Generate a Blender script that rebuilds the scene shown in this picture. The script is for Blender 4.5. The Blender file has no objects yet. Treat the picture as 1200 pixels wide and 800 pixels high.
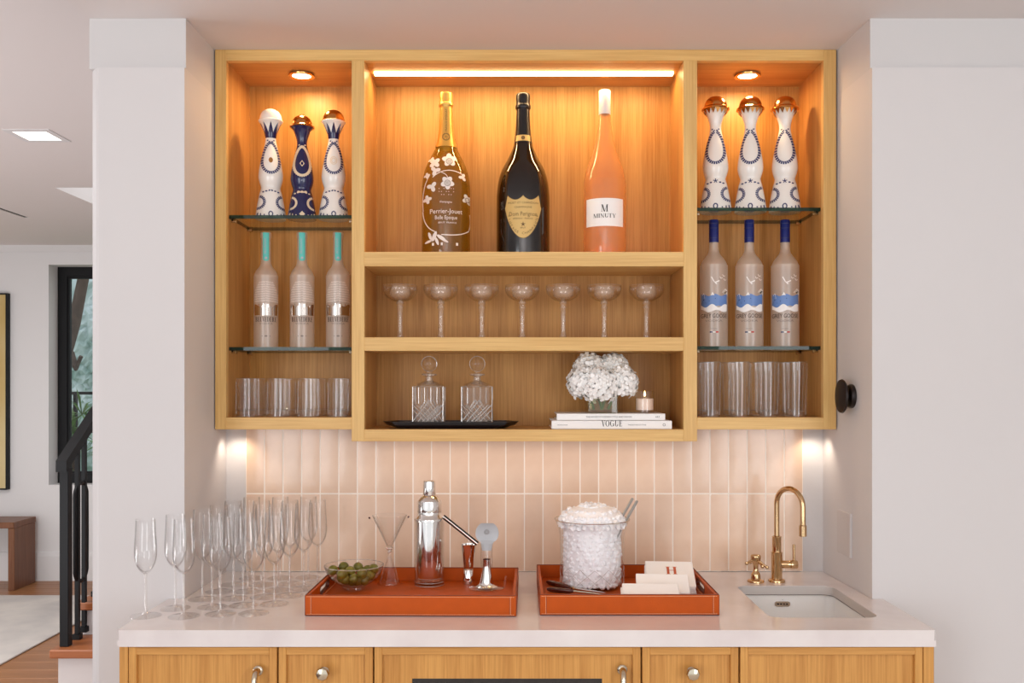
import bpy, math, random
from mathutils import Vector, Matrix, Euler
from mathutils.geometry import tessellate_polygon
random.seed(7)
SC = bpy.context.scene
COL = SC.collection
PI = math.pi
R = math.radians

# ------------------------------------------------------------------ camera
EYE = 1.434
FPX = 1100.0
cd = bpy.data.cameras.new('camera')
cam = bpy.data.objects.new('camera', cd)
COL.objects.link(cam)
cam.location = (0, 0, EYE)
cam.rotation_euler = (PI / 2, 0, 0)
cd.sensor_width = 36
cd.lens = 36 * FPX / 1200
cd.shift_x = -6 / 1200
cd.shift_y = 50 / 1200
cd.clip_start = 0.05
SC.camera = cam

# ------------------------------------------------------------------ world, exposure
SC.view_settings.view_transform = 'Standard'
SC.view_settings.look = 'None'
SC.view_settings.exposure = 0.0
SC.view_settings.gamma = 1.0
SC.view_settings.use_curve_mapping = False
SC.cycles.transparent_max_bounces = 96
SC.cycles.max_bounces = 10
SC.cycles.sample_clamp_indirect = 6.0
W = bpy.data.worlds.new('world')
SC.world = W
W.use_nodes = True
bg = W.node_tree.nodes['Background']
bg.inputs[0].default_value = (0.95, 0.97, 1.0, 1)
bg.inputs[1].default_value = 1.1


def area(name, loc, rot, sx, sy, power, col, spread=180):
    d = bpy.data.lights.new(name, 'AREA')
    d.shape = 'RECTANGLE'
    d.size = sx
    d.size_y = sy
    d.energy = power
    d.color = col
    d.spread = R(spread)
    o = bpy.data.objects.new(name, d)
    COL.objects.link(o)
    o.location = loc
    o.rotation_euler = rot
    return o


WARM = (1.0, 0.66, 0.33)
WARM2 = (1.0, 0.80, 0.62)
# unseen window-shaped fill lamps, added behind the camera
area('rear_fill', (-1.9, -1.7, 1.5), (R(90), 0, R(-28)), 1.1, 1.9, 31, (0.94, 0.97, 1.0))
area('rear_fill', (2.0, -1.7, 1.5), (R(90), 0, R(28)), 1.1, 1.9, 31, (0.94, 0.97, 1.0))
# overhead lamp of the stair room, plus an added unseen fill aimed up
area('stair_room_fill', (-3.6, 4.0, 2.5), (0, 0, 0), 2.5, 2.0, 60, (0.97, 0.98, 1.0))
area('stair_room_fill', (-4.2, 2.2, 0.25), (R(180 - 25), 0, 0), 2.5, 2.0, 92, (0.97, 0.98, 1.0))
# upward lamp added behind the camera to brighten the ceiling
area('ceiling_fill', (0.0, -0.9, 1.45), (R(180), 0, 0), 0.9, 0.9, 44, (0.96, 0.98, 1.0))
# under-cabinet strips
area('under_cabinet_light', (0.02, 2.545, 1.272), (R(8), 0, 0), 0.80, 0.02, 0.16, WARM2)


def spot(name, loc, rot, power, col, size, blend, rad):
    d = bpy.data.lights.new(name, 'SPOT')
    d.energy = power
    d.color = col
    d.spot_size = R(size)
    d.spot_blend = blend
    d.shadow_soft_size = rad
    o = bpy.data.objects.new(name, d)
    COL.objects.link(o)
    o.location = loc
    o.rotation_euler = rot
    return o


spot('under_cabinet_puck', (-0.776, 2.575, 1.306), (R(12), 0, 0), 0.65, (1, .84, .68), 120, .9, .01)
spot('under_cabinet_puck', (0.820, 2.575, 1.306), (R(12), 0, 0), 0.65, (1, .84, .68), 120, .9, .01)

# ------------------------------------------------------------------ materials


def lin(c):
    f = lambda v: v / 12.92 if v <= .04045 else ((v + .055) / 1.055) ** 2.4
    return tuple(f(v / 255.0) for v in c)


def new_mat(name):
    m = bpy.data.materials.new(name)
    m.use_nodes = True
    nt = m.node_tree
    for n in list(nt.nodes):
        nt.nodes.remove(n)
    out = nt.nodes.new('ShaderNodeOutputMaterial')
    return m, nt, out


def N(nt, kind, **kw):
    n = nt.nodes.new('ShaderNode' + kind)
    for k, v in kw.items():
        if k in n.inputs:
            n.inputs[k].default_value = v
        else:
            setattr(n, k, v)
    return n


def L_(nt, a, b):
    nt.links.new(a, b)


def pbr(name, rgb, rough=.5, metal=0., noise=0., nscale=20., stretch=(1, 1, 1), bump=0., bscale=None, rand=0.,
        coat=0., sheen=0., spec=.5, coord='Object', rgb2=None, emit=None, estr=0, trans=0.):
    m, nt, out = new_mat(name)
    b = N(nt, 'BsdfPrincipled')
    c = lin(rgb) + (1,)
    b.inputs['Base Color'].default_value = c
    b.inputs['Roughness'].default_value = rough
    b.inputs['Metallic'].default_value = metal
    b.inputs['Coat Weight'].default_value = coat
    b.inputs['Coat Roughness'].default_value = .08
    b.inputs['Specular IOR Level'].default_value = spec
    b.inputs['Transmission Weight'].default_value = trans
    if emit:
        b.inputs['Emission Color'].default_value = lin(emit) + (1,)
        b.inputs['Emission Strength'].default_value = estr
    L_(nt, b.outputs[0], out.inputs[0])
    tc = N(nt, 'TexCoord')
    mp = N(nt, 'Mapping')
    mp.inputs['Scale'].default_value = stretch
    L_(nt, tc.outputs[coord], mp.inputs[0])
    src = None
    if noise > 0:
        t = N(nt, 'TexNoise')
        t.inputs['Scale'].default_value = nscale
        t.inputs['Detail'].default_value = 5
        L_(nt, mp.outputs[0], t.inputs['Vector'])
        r = N(nt, 'ValToRGB')
        c2 = lin(rgb2) if rgb2 else tuple(v * (1 - noise) for v in c[:3])
        r.color_ramp.elements[0].position = .3
        r.color_ramp.elements[1].position = .7
        r.color_ramp.elements[0].color = tuple(c2) + (1,)
        r.color_ramp.elements[1].color = c
        L_(nt, t.outputs['Fac'], r.inputs[0])
        src = r.outputs[0]
        L_(nt, src, b.inputs['Base Color'])
    if rand > 0:
        oi = N(nt, 'ObjectInfo')
        h = N(nt, 'HueSaturation')
        mr = N(nt, 'MapRange')
        mr.inputs['To Min'].default_value = 1 - rand
        mr.inputs['To Max'].default_value = 1 + rand
        L_(nt, oi.outputs['Random'], mr.inputs[0])
        L_(nt, mr.outputs[0], h.inputs['Value'])
        if src:
            L_(nt, src, h.inputs['Color'])
        else:
            h.inputs['Color'].default_value = c
        L_(nt, h.outputs[0], b.inputs['Base Color'])
    if bump > 0:
        t2 = N(nt, 'TexNoise')
        t2.inputs['Scale'].default_value = bscale or nscale
        t2.inputs['Detail'].default_value = 3
        L_(nt, mp.outputs[0], t2.inputs['Vector'])
        bp = N(nt, 'Bump')
        bp.inputs['Strength'].default_value = min(1, bump)
        bp.inputs['Distance'].default_value = .002
        L_(nt, t2.outputs['Fac'], bp.inputs['Height'])
        L_(nt, bp.outputs[0], b.inputs['Normal'])
    return m


def wood(name, light, dark, axis='z', rough=.42, fine=1.):
    """straight-grained veneer: long thin pores over broad soft figure"""
    m, nt, out = new_mat(name)
    b = N(nt, 'BsdfPrincipled')
    b.inputs['Roughness'].default_value = rough
    b.inputs['Specular IOR Level'].default_value = .35
    L_(nt, b.outputs[0], out.inputs[0])
    tc = N(nt, 'TexCoord')

    def layer(sc, lo, detail):
        mp = N(nt, 'Mapping')
        s = {'z': (sc, sc, lo), 'x': (lo, sc, sc), 'y': (sc, lo, sc)}[axis]
        mp.inputs['Scale'].default_value = s
        L_(nt, tc.outputs['Object'], mp.inputs[0])
        t = N(nt, 'TexNoise')
        t.inputs['Scale'].default_value = 1
        t.inputs['Detail'].default_value = detail
        t.inputs['Roughness'].default_value = .6
        L_(nt, mp.outputs[0], t.inputs['Vector'])
        return t
    t1 = layer(240 * fine, 6, 4)
    t2 = layer(22 * fine, 1.1, 3)
    mx = N(nt, 'Mix')
    mx.inputs[0].default_value = .45
    L_(nt, t1.outputs['Fac'], mx.inputs[2])
    L_(nt, t2.outputs['Fac'], mx.inputs[3])
    r = N(nt, 'ValToRGB')
    r.color_ramp.elements[0].position = .36
    r.color_ramp.elements[1].position = .60
    r.color_ramp.elements[0].color = lin(dark) + (1,)
    r.color_ramp.elements[1].color = lin(light) + (1,)
    L_(nt, mx.outputs[0], r.inputs[0])
    L_(nt, r.outputs[0], b.inputs['Base Color'])
    bp = N(nt, 'Bump')
    bp.inputs['Strength'].default_value = .15
    bp.inputs['Distance'].default_value = .0006
    L_(nt, t1.outputs['Fac'], bp.inputs['Height'])
    L_(nt, bp.outputs[0], b.inputs['Normal'])
    return m


def thin_glass(name, tint=(1, 1, 1), base=.05, power=3.2, gain=.85, body=None, body_fac=0., rough=.01, rim=1.):
    """thin-walled glass: clear transmission plus a reflection that grows towards grazing angles"""
    m, nt, out = new_mat(name)
    tr = N(nt, 'BsdfTransparent')
    tr.inputs[0].default_value = tuple(tint) + (1,)
    if rim < 1:      # the wall is seen lengthwise at its outline and takes away more light there
        lr = N(nt, 'LayerWeight')
        lr.inputs[0].default_value = .5
        p2 = N(nt, 'Math', operation='POWER')
        p2.inputs[1].default_value = 5
        L_(nt, lr.outputs['Facing'], p2.inputs[0])
        cm = N(nt, 'Mix', data_type='RGBA')
        for i_, so in enumerate(cm.inputs):
            if so.name == 'A' and so.type == 'RGBA': so.default_value = tuple(tint) + (1,)
            if so.name == 'B' and so.type == 'RGBA': so.default_value = tuple(t * rim for t in tint) + (1,)
        L_(nt, p2.outputs[0], cm.inputs[0])
        L_(nt, [o_ for o_ in cm.outputs if o_.type == 'RGBA'][0], tr.inputs[0])
    gl = N(nt, 'BsdfGlossy')
    gl.inputs['Roughness'].default_value = rough
    lw = N(nt, 'LayerWeight')
    lw.inputs[0].default_value = .5
    pw = N(nt, 'Math', operation='POWER')
    pw.inputs[1].default_value = power
    L_(nt, lw.outputs['Facing'], pw.inputs[0])
    ma = N(nt, 'Math', operation='MULTIPLY_ADD')
    ma.inputs[1].default_value = gain
    ma.inputs[2].default_value = base
    L_(nt, pw.outputs[0], ma.inputs[0])
    ma.use_clamp = True
    mx = N(nt, 'MixShader')
    ge = N(nt, 'NewGeometry')          # one reflection per wall, on the side that faces out
    iv = N(nt, 'Math', operation='SUBTRACT')
    iv.inputs[0].default_value = 1.0
    L_(nt, ge.outputs['Backfacing'], iv.inputs[1])
    fm = N(nt, 'Math', operation='MULTIPLY')
    L_(nt, ma.outputs[0], fm.inputs[0])
    L_(nt, iv.outputs[0], fm.inputs[1])
    L_(nt, fm.outputs[0], mx.inputs[0])
    first = tr.outputs[0]
    if body:
        df = N(nt, 'BsdfDiffuse')
        df.inputs[0].default_value = lin(body) + (1,)
        tl = N(nt, 'BsdfTranslucent')
        tl.inputs[0].default_value = lin(body) + (1,)
        m0 = N(nt, 'MixShader')
        m0.inputs[0].default_value = .5
        L_(nt, df.outputs[0], m0.inputs[1])
        L_(nt, tl.outputs[0], m0.inputs[2])
        m1 = N(nt, 'MixShader')
        m1.inputs[0].default_value = body_fac
        L_(nt, first, m1.inputs[1])
        L_(nt, m0.outputs[0], m1.inputs[2])
        first = m1.outputs[0]
    L_(nt, first, mx.inputs[1])
    L_(nt, gl.outputs[0], mx.inputs[2])
    L_(nt, mx.outputs[0], out.inputs[0])
    return m


def emitter(name, rgb, s):
    m, nt, out = new_mat(name)
    e = N(nt, 'Emission')
    e.inputs[0].default_value = lin(rgb) + (1,)
    e.inputs[1].default_value = s
    L_(nt, e.outputs[0], out.inputs[0])
    return m


M = {}
M['paint'] = pbr('wall_paint', (215, 211, 210), .6, bump=.06, bscale=180)
M['wall_shade_grey'] = pbr('upper_wall_shade_grey', (210, 207, 206), .6, bump=.06, bscale=180)  # shade of the upper wall band, put into a greyer paint
M['ceil'] = pbr('ceiling_paint', (224, 216, 213), .7)
M['farwall'] = pbr('far_wall_paint', (222, 220, 219), .6)
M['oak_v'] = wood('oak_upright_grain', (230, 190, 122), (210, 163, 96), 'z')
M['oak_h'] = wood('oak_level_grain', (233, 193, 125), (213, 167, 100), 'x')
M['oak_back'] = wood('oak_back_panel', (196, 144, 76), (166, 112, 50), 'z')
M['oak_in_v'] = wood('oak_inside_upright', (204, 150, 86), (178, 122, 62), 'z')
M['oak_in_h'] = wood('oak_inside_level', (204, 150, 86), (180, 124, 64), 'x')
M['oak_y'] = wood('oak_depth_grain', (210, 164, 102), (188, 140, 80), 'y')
M['oakl_v'] = wood('oak_base_upright', (212, 156, 84), (184, 126, 60), 'z')
M['oakl_h'] = wood('oak_base_level', (214, 158, 86), (188, 132, 66), 'x')
M['tile'] = pbr('glazed_tile', (236, 206, 180), .20, noise=.1, nscale=14, bump=.35, bscale=22, rand=.035, coat=.15,
                rgb2=(226, 193, 166), coord='Object')
M['grout'] = pbr('grout', (255, 244, 232), .8)
M['quartz'] = pbr('pale_quartz', (230, 223, 220), .14, noise=.1, nscale=9, rgb2=(218, 208, 206), coat=.3)
M['quartz_edge_shade'] = pbr('honed_quartz_edge_shade', (200, 193, 188), .6)  # unpolished cut edge, its shading put into a greyer quartz
M['glass'] = thin_glass('clear_glass', (.994, .994, .994), .05, 2.2, .8, rim=.45)
M['glass_rim'] = thin_glass('glass_foot', (.995, .995, .995), .07, 2.2, .55)
M['shelf_glass'] = thin_glass('shelf_glass', (.90, .95, .92), .06, 3, .6)
M['shelf_edge'] = thin_glass('shelf_glass_edge', (.10, .22, .17), .03, 3, .3, body=(24, 58, 44), body_fac=.65)
M['window_glass'] = thin_glass('window_glass', (.97, .98, .98), .05, 4, .8)
M['crystal'] = thin_glass('cut_crystal', (.985, .98, .975), .035, 2.0, .7, body=(245, 235, 225), body_fac=.05)
M['crystal_rim'] = thin_glass('coupe_bowl', (.995, .99, .985), .04, 1.7, .85, body=(255, 232, 208), body_fac=.03)
M['crystal_glow'] = thin_glass('coupe_crystal', (1, 1, 1), .10, 1.8, .7, body=(255, 236, 214), body_fac=.26)
M['crystal_line'] = thin_glass('crystal_cut', (.97, .97, .97), .30, 1.2, .5, body=(252, 244, 234), body_fac=.40)
M['frosted'] = thin_glass('frosted_glass', (.96, .93, .88), .10, 2.0, .35, body=(250, 236, 222), body_fac=.52, rough=.3)
M['rose'] = thin_glass('rose_wine_glass', (1.0, .84, .62), .06, 3, .6, body=(255, 204, 150), body_fac=.38)
M['gold_wine'] = thin_glass('golden_wine_glass', (.74, .60, .20), .06, 3, .6, body=(176, 136, 40), body_fac=.45)
M['dark_bottle'] = pbr('dark_bottle_glass', (9, 6, 7), .05, coat=.6)
M['chrome'] = pbr('polished_steel', (232, 229, 226), .07, 1.)
M['steel'] = pbr('brushed_steel', (178, 180, 182), .5, .5)
M['brass'] = pbr('polished_brass', (214, 180, 136), .14, 1.)
M['nickel'] = pbr('warm_nickel', (206, 194, 172), .16, 1.)
M['gold'] = pbr('gold_metal', (214, 160, 96), .16, 1.)
M['gold_foil'] = pbr('gold_foil', (226, 182, 96), .34, .75, bump=.3, bscale=160)
M['leather'] = pbr('orange_leather', (190, 80, 0), .45, spec=.25, noise=.10, nscale=30, bump=.25, bscale=420)
M['leather_in'] = pbr('inner_leather', (184, 76, 0), .5, spec=.25, noise=.1, nscale=30, bump=.2, bscale=420)
M['leather_edge'] = pbr('dark_leather_edge', (92, 34, 16), .5)
M['stitch'] = pbr('cream_stitching', (236, 190, 150), .8)
M['black'] = pbr('black_metal', (16, 16, 18), .5, spec=.25)
M['black_lacq'] = pbr('black_lacquer', (16, 15, 22), .3)
M['darkbronze'] = pbr('dark_bronze', (32, 22, 20), .35, .4)
M['porcelain'] = pbr('white_porcelain', (240, 236, 230), .12, coat=.4)
M['basin'] = pbr('white_basin', (248, 246, 243), .16, coat=.3)
M['plate'] = pbr('wall_plate_plastic', (208, 202, 200), .4)
M['navy'] = pbr('navy_glaze', (22, 26, 78), .16, coat=.4)
M['blue_ink'] = pbr('blue_ink', (48, 56, 104), .4)
M['cream_ink'] = pbr('cream_ink', (226, 206, 176), .45)
M['cap_blue'] = pbr('blue_cap', (24, 38, 112), .3, .2)
M['teal'] = pbr('turquoise_seal', (92, 196, 186), .45)
M['white'] = pbr('white_paper', (250, 247, 244), .7)
M['flute_stem'] = thin_glass('flute_stem', (.995, .995, .995), .14, 2.0, .6, body=(255, 247, 242), body_fac=.13)  # white body stands in for the highlights of stem and foot
M['white_foil'] = pbr('white_foil', (238, 228, 220), .42)
M['ink'] = pbr('black_ink', (28, 26, 28), .6)
M['grey_ink'] = pbr('grey_ink', (130, 122, 116), .6)
M['brown_ink'] = pbr('brown_ink', (110, 80, 40), .6)
M['red_ink'] = pbr('orange_ink', (196, 92, 60), .6)
M['red_flag'] = pbr('red_ink', (190, 50, 44), .6)
M['label_gold'] = pbr('gold_label', (214, 180, 112), .5, .15)
M['sky_blue'] = pbr('blue_print', (104, 138, 196), .4)
M['silver'] = pbr('silver_print', (208, 198, 190), .16, 1.)
M['petal'] = pbr('white_petal', (255, 253, 250), .6)
M['stem_green'] = pbr('green_stem', (96, 128, 58), .5)
M['water_glass'] = thin_glass('vase_glass', (.95, .94, .86), .06, 2.4, .6)
M['wax'] = pbr('candle_wax', (244, 216, 196), .5)
M['flame'] = emitter('flame', (255, 206, 130), 7)
M['olive'] = pbr('olive_skin', (132, 124, 42), .38, noise=.35, nscale=38, rgb2=(96, 94, 32), rand=.12, coat=.1)
M['wood_dark'] = pbr('dark_wood_grip', (74, 26, 18), .25, coat=.4)
M['lamp'] = emitter('lamp_face', (255, 226, 180), 14)
M['strip'] = emitter('led_strip', (255, 214, 150), 11)
M['led_white'] = emitter('ceiling_lamp_face', (255, 250, 240), 5)
M['skylight'] = emitter('skylight_sky', (248, 252, 255), 1.6)
M['floor_wood'] = wood('floor_oak', (168, 116, 76), (138, 90, 56), 'x', .35)
M['tread_wood'] = wood('tread_oak', (176, 108, 66), (146, 84, 48), 'x', .35)
M['walnut'] = wood('walnut', (128, 84, 58), (104, 64, 42), 'z', .4)
M['rug'] = pbr('mottled_rug', (218, 211, 203), .95, noise=.1, nscale=4, bump=.5, bscale=260, rgb2=(194, 188, 184))
M['canvas'] = pbr('golden_canvas', (214, 196, 148), .6, noise=.3, nscale=2.2, stretch=(1, 1, .35), rgb2=(186, 152, 78))
M['foliage'] = pbr('leaf_green', (96, 140, 60), .5, rand=.3, noise=.3, nscale=20)
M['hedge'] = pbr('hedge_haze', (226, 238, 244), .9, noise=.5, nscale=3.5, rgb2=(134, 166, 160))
M['bark'] = pbr('bark', (92, 76, 66), .9, noise=.4, nscale=20)
M['ice'] = pbr('crushed_ice', (252, 251, 253), .3, bump=.4, bscale=120)
M['pale_floor'] = wood('pale_floor', (206, 196, 186), (192, 180, 168), 'x', .4)


# ------------------------------------------------------------------ object helpers
def world_base(o):
    v = Vector((0, 0, 0))
    while o:
        v += o.location
        o = o.parent
    return v


class MB:
    """collects geometry (in the frame of the scene) and links it as ONE mesh object"""

    def __init__(s):
        s.v, s.f, s.m = [], [], []
        s.cur = 0

    def add(s, vs, fs):
        o = len(s.v)
        s.v += [tuple(p) for p in vs]
        s.f += [tuple(i + o for i in f) for f in fs]
        s.m += [s.cur] * len(fs)
        return s

    def box(s, x0, x1, y0, y1, z0, z1, b=0.):
        if x0 > x1: x0, x1 = x1, x0
        if y0 > y1: y0, y1 = y1, y0
        if z0 > z1: z0, z1 = z1, z0
        b = min(b, (x1 - x0) * .45, (y1 - y0) * .45, (z1 - z0) * .45)
        if b <= 0:
            vs = [(x, y, z) for x in (x0, x1) for y in (y0, y1) for z in (z0, z1)]
            return s.add(vs, [(0, 1, 3, 2), (4, 6, 7, 5), (0, 4, 5, 1), (2, 3, 7, 6), (0, 2, 6, 4), (1, 5, 7, 3)])
        c = ((x0 + x1) / 2, (y0 + y1) / 2, (z0 + z1) / 2)
        h = ((x1 - x0) / 2, (y1 - y0) / 2, (z1 - z0) / 2)
        vs, idx = [], {}
        for sx in (-1, 1):
            for sy in (-1, 1):
                for sz in (-1, 1):
                    sg = (sx, sy, sz)
                    for a in range(3):
                        p = [c[i] + sg[i] * (h[i] - (0 if i == a else b)) for i in range(3)]
                        idx[(sg, a)] = len(vs)
                        vs.append(p)
        fs = []
        for a in range(3):
            o1, o2 = (a + 1) % 3, (a + 2) % 3
            for sa in (-1, 1):
                q = []
                for (p, r) in ((-1, -1), (1, -1), (1, 1), (-1, 1)):
                    g = [0, 0, 0]
                    g[a], g[o1], g[o2] = sa, p, r
                    q.append(idx[(tuple(g), a)])
                fs.append(q if sa > 0 else q[::-1])
        for a in range(3):
            o1, o2 = (a + 1) % 3, (a + 2) % 3
            for p in (-1, 1):
                for r in (-1, 1):
                    g0, g1 = [0, 0, 0], [0, 0, 0]
                    g0[a], g0[o1], g0[o2] = -1, p, r
                    g1[a], g1[o1], g1[o2] = 1, p, r
                    g0, g1 = tuple(g0), tuple(g1)
                    q = [idx[(g0, o1)], idx[(g1, o1)], idx[(g1, o2)], idx[(g0, o2)]]
                    fs.append(q if p * r < 0 else q[::-1])
        for sx in (-1, 1):
            for sy in (-1, 1):
                for sz in (-1, 1):
                    g = (sx, sy, sz)
                    q = [idx[(g, 0)], idx[(g, 1)], idx[(g, 2)]]
                    fs.append(q if sx * sy * sz > 0 else q[::-1])
        return s.add(vs, fs)

    def lathe(s, prof, cx=0, cy=0, cz=0, n=32, sx=1, sy=1, mat=None):
        vs, fs = [], []
        rings = []
        for (r, z) in prof:
            if r < 1e-6:
                rings.append([len(vs)])
                vs.append((0, 0, z))
            else:
                rings.append(list(range(len(vs), len(vs) + n)))
                vs += [(r * math.cos(2 * PI * k / n) * sx, r * math.sin(2 * PI * k / n) * sy, z) for k in range(n)]
        for a, b in zip(rings, rings[1:]):
            if len(a) == 1 and len(b) == 1: continue
            for k in range(n):
                k2 = (k + 1) % n
                if len(a) == 1: fs.append((a[0], b[k2], b[k]))
                elif len(b) == 1: fs.append((a[k], a[k2], b[0]))
                else: fs.append((a[k], a[k2], b[k2], b[k]))
        if mat: vs = [tuple(mat @ Vector(p)) for p in vs]
        return s.add([(p[0] + cx, p[1] + cy, p[2] + cz) for p in vs], fs)

    def tube(s, pts, rad, n=10, caps=True):
        P = [Vector(p) for p in pts]
        rr = rad if isinstance(rad, (list, tuple)) else [rad] * len(P)
        vs, fs = [], []
        up = Vector((0, 0, 1))
        t0 = (P[1] - P[0]).normalized()
        if abs(t0.dot(up)) > .95: up = Vector((0, 1, 0))
        x = t0.cross(up).normalized()
        for i, p in enumerate(P):
            t = (P[min(i + 1, len(P) - 1)] - P[max(i - 1, 0)]).normalized()
            x = (x - t * x.dot(t)).normalized()
            y = t.cross(x)
            for k in range(n):
                a = 2 * PI * k / n
                vs.append(p + x * math.cos(a) * rr[i] + y * math.sin(a) * rr[i])
        for i in range(len(P) - 1):
            for k in range(n):
                k2 = (k + 1) % n
                fs.append((i * n + k, i * n + k2, (i + 1) * n + k2, (i + 1) * n + k))
        if caps:
            fs.append(tuple(range(n))[::-1])
            fs.append(tuple(range((len(P) - 1) * n, len(P) * n)))
        return s.add(vs, fs)

    def extrude(s, loops, to3, t0, t1):
        """flat shape (first loop outer, the rest holes) given thickness; to3(u, v, t) -> point"""
        pts = [p for lp in loops for p in lp]
        tris = tessellate_polygon([[Vector((p[0], p[1], 0)) for p in lp] for lp in loops])
        n = len(pts)
        vs = [to3(p[0], p[1], t0) for p in pts] + [to3(p[0], p[1], t1) for p in pts]
        fs = [tuple(t) for t in tris] + [tuple(i + n for i in t)[::-1] for t in tris]
        o = 0
        for lp in loops:
            k = len(lp)
            for i in range(k):
                j = (i + 1) % k
                fs.append((o + i, o + j, n + o + j, n + o + i))
            o += k
        return s.add(vs, fs)

    def xform(s, mat):
        s.v = [tuple(mat @ Vector(p)) for p in s.v]
        return s

    def build(s, name, mats, parent=None, smooth=40, kind=None):
        base = world_base(parent) if parent else Vector((0, 0, 0))
        me = bpy.data.meshes.new(name)
        me.from_pydata([(p[0] - base.x, p[1] - base.y, p[2] - base.z) for p in s.v], [], s.f)
        if not isinstance(mats, (list, tuple)): mats = [mats]
        for m in mats: me.materials.append(M[m] if isinstance(m, str) else m)
        if len(mats) > 1: me.polygons.foreach_set('material_index', s.m)
        import bmesh
        bm = bmesh.new()
        bm.from_mesh(me)
        bmesh.ops.recalc_face_normals(bm, faces=bm.faces)
        bm.to_mesh(me)
        bm.free()
        if smooth:
            me.polygons.foreach_set('use_smooth', [True] * len(me.polygons))
            me.set_sharp_from_angle(angle=R(smooth))
        me.update()
        o = bpy.data.objects.new(name, me)
        COL.objects.link(o)
        if parent: o.parent = parent
        if kind: o['kind'] = kind
        return o


def thing(name, label, cat, loc=(0, 0, 0), group=None):
    o = bpy.data.objects.new(name, None)
    o.empty_display_size = .02
    COL.objects.link(o)
    o.location = loc
    return tag(o, label, cat, group)


def tag(o, label, cat, group=None):
    o['label'] = label
    o['category'] = cat
    if group: o['group'] = group
    return o


def copy_tree(o, loc=None, label=None, parent=None):
    c = o.copy()
    COL.objects.link(c)
    c.parent = parent
    if loc is not None: c.location = loc
    if label: c['label'] = label
    for ch in list(o.children):
        copy_tree(ch, parent=c)
    return c


def at(px, py, Y):
    return ((px - 606) * Y / FPX, Y, EYE - (py - 450) * Y / FPX)


def X_(px, Y):
    return (px - 606) * Y / FPX


def Z_(py, Y):
    return EYE - (py - 450) * Y / FPX


def smoothprof(p, k=5):
    """Catmull-Rom resampling of a lathe profile"""
    q = [p[0]] + list(p) + [p[-1]]
    out = []
    for i in range(1, len(q) - 2):
        a, b, c, d = q[i - 1], q[i], q[i + 1], q[i + 2]
        for j in range(k):
            t = j / k
            f = lambda A, B, C, D: .5 * (2 * B + (C - A) * t + (2 * A - 5 * B + 4 * C - D) * t * t + (3 * B - A - 3 * C + D) * t ** 3)
            out.append((max(0, f(a[0], b[0], c[0], d[0])), f(a[1], b[1], c[1], d[1])))
    out.append(p[-1])
    return out


def rfun(prof):
    def f(h):
        for (r0, z0), (r1, z1) in zip(prof, prof[1:]):
            if min(z0, z1) - 1e-6 <= h <= max(z0, z1) + 1e-6 and abs(z1 - z0) > 1e-6:
                return r0 + (r1 - r0) * (h - z0) / (z1 - z0)
        return prof[-1][0]
    return f


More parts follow.
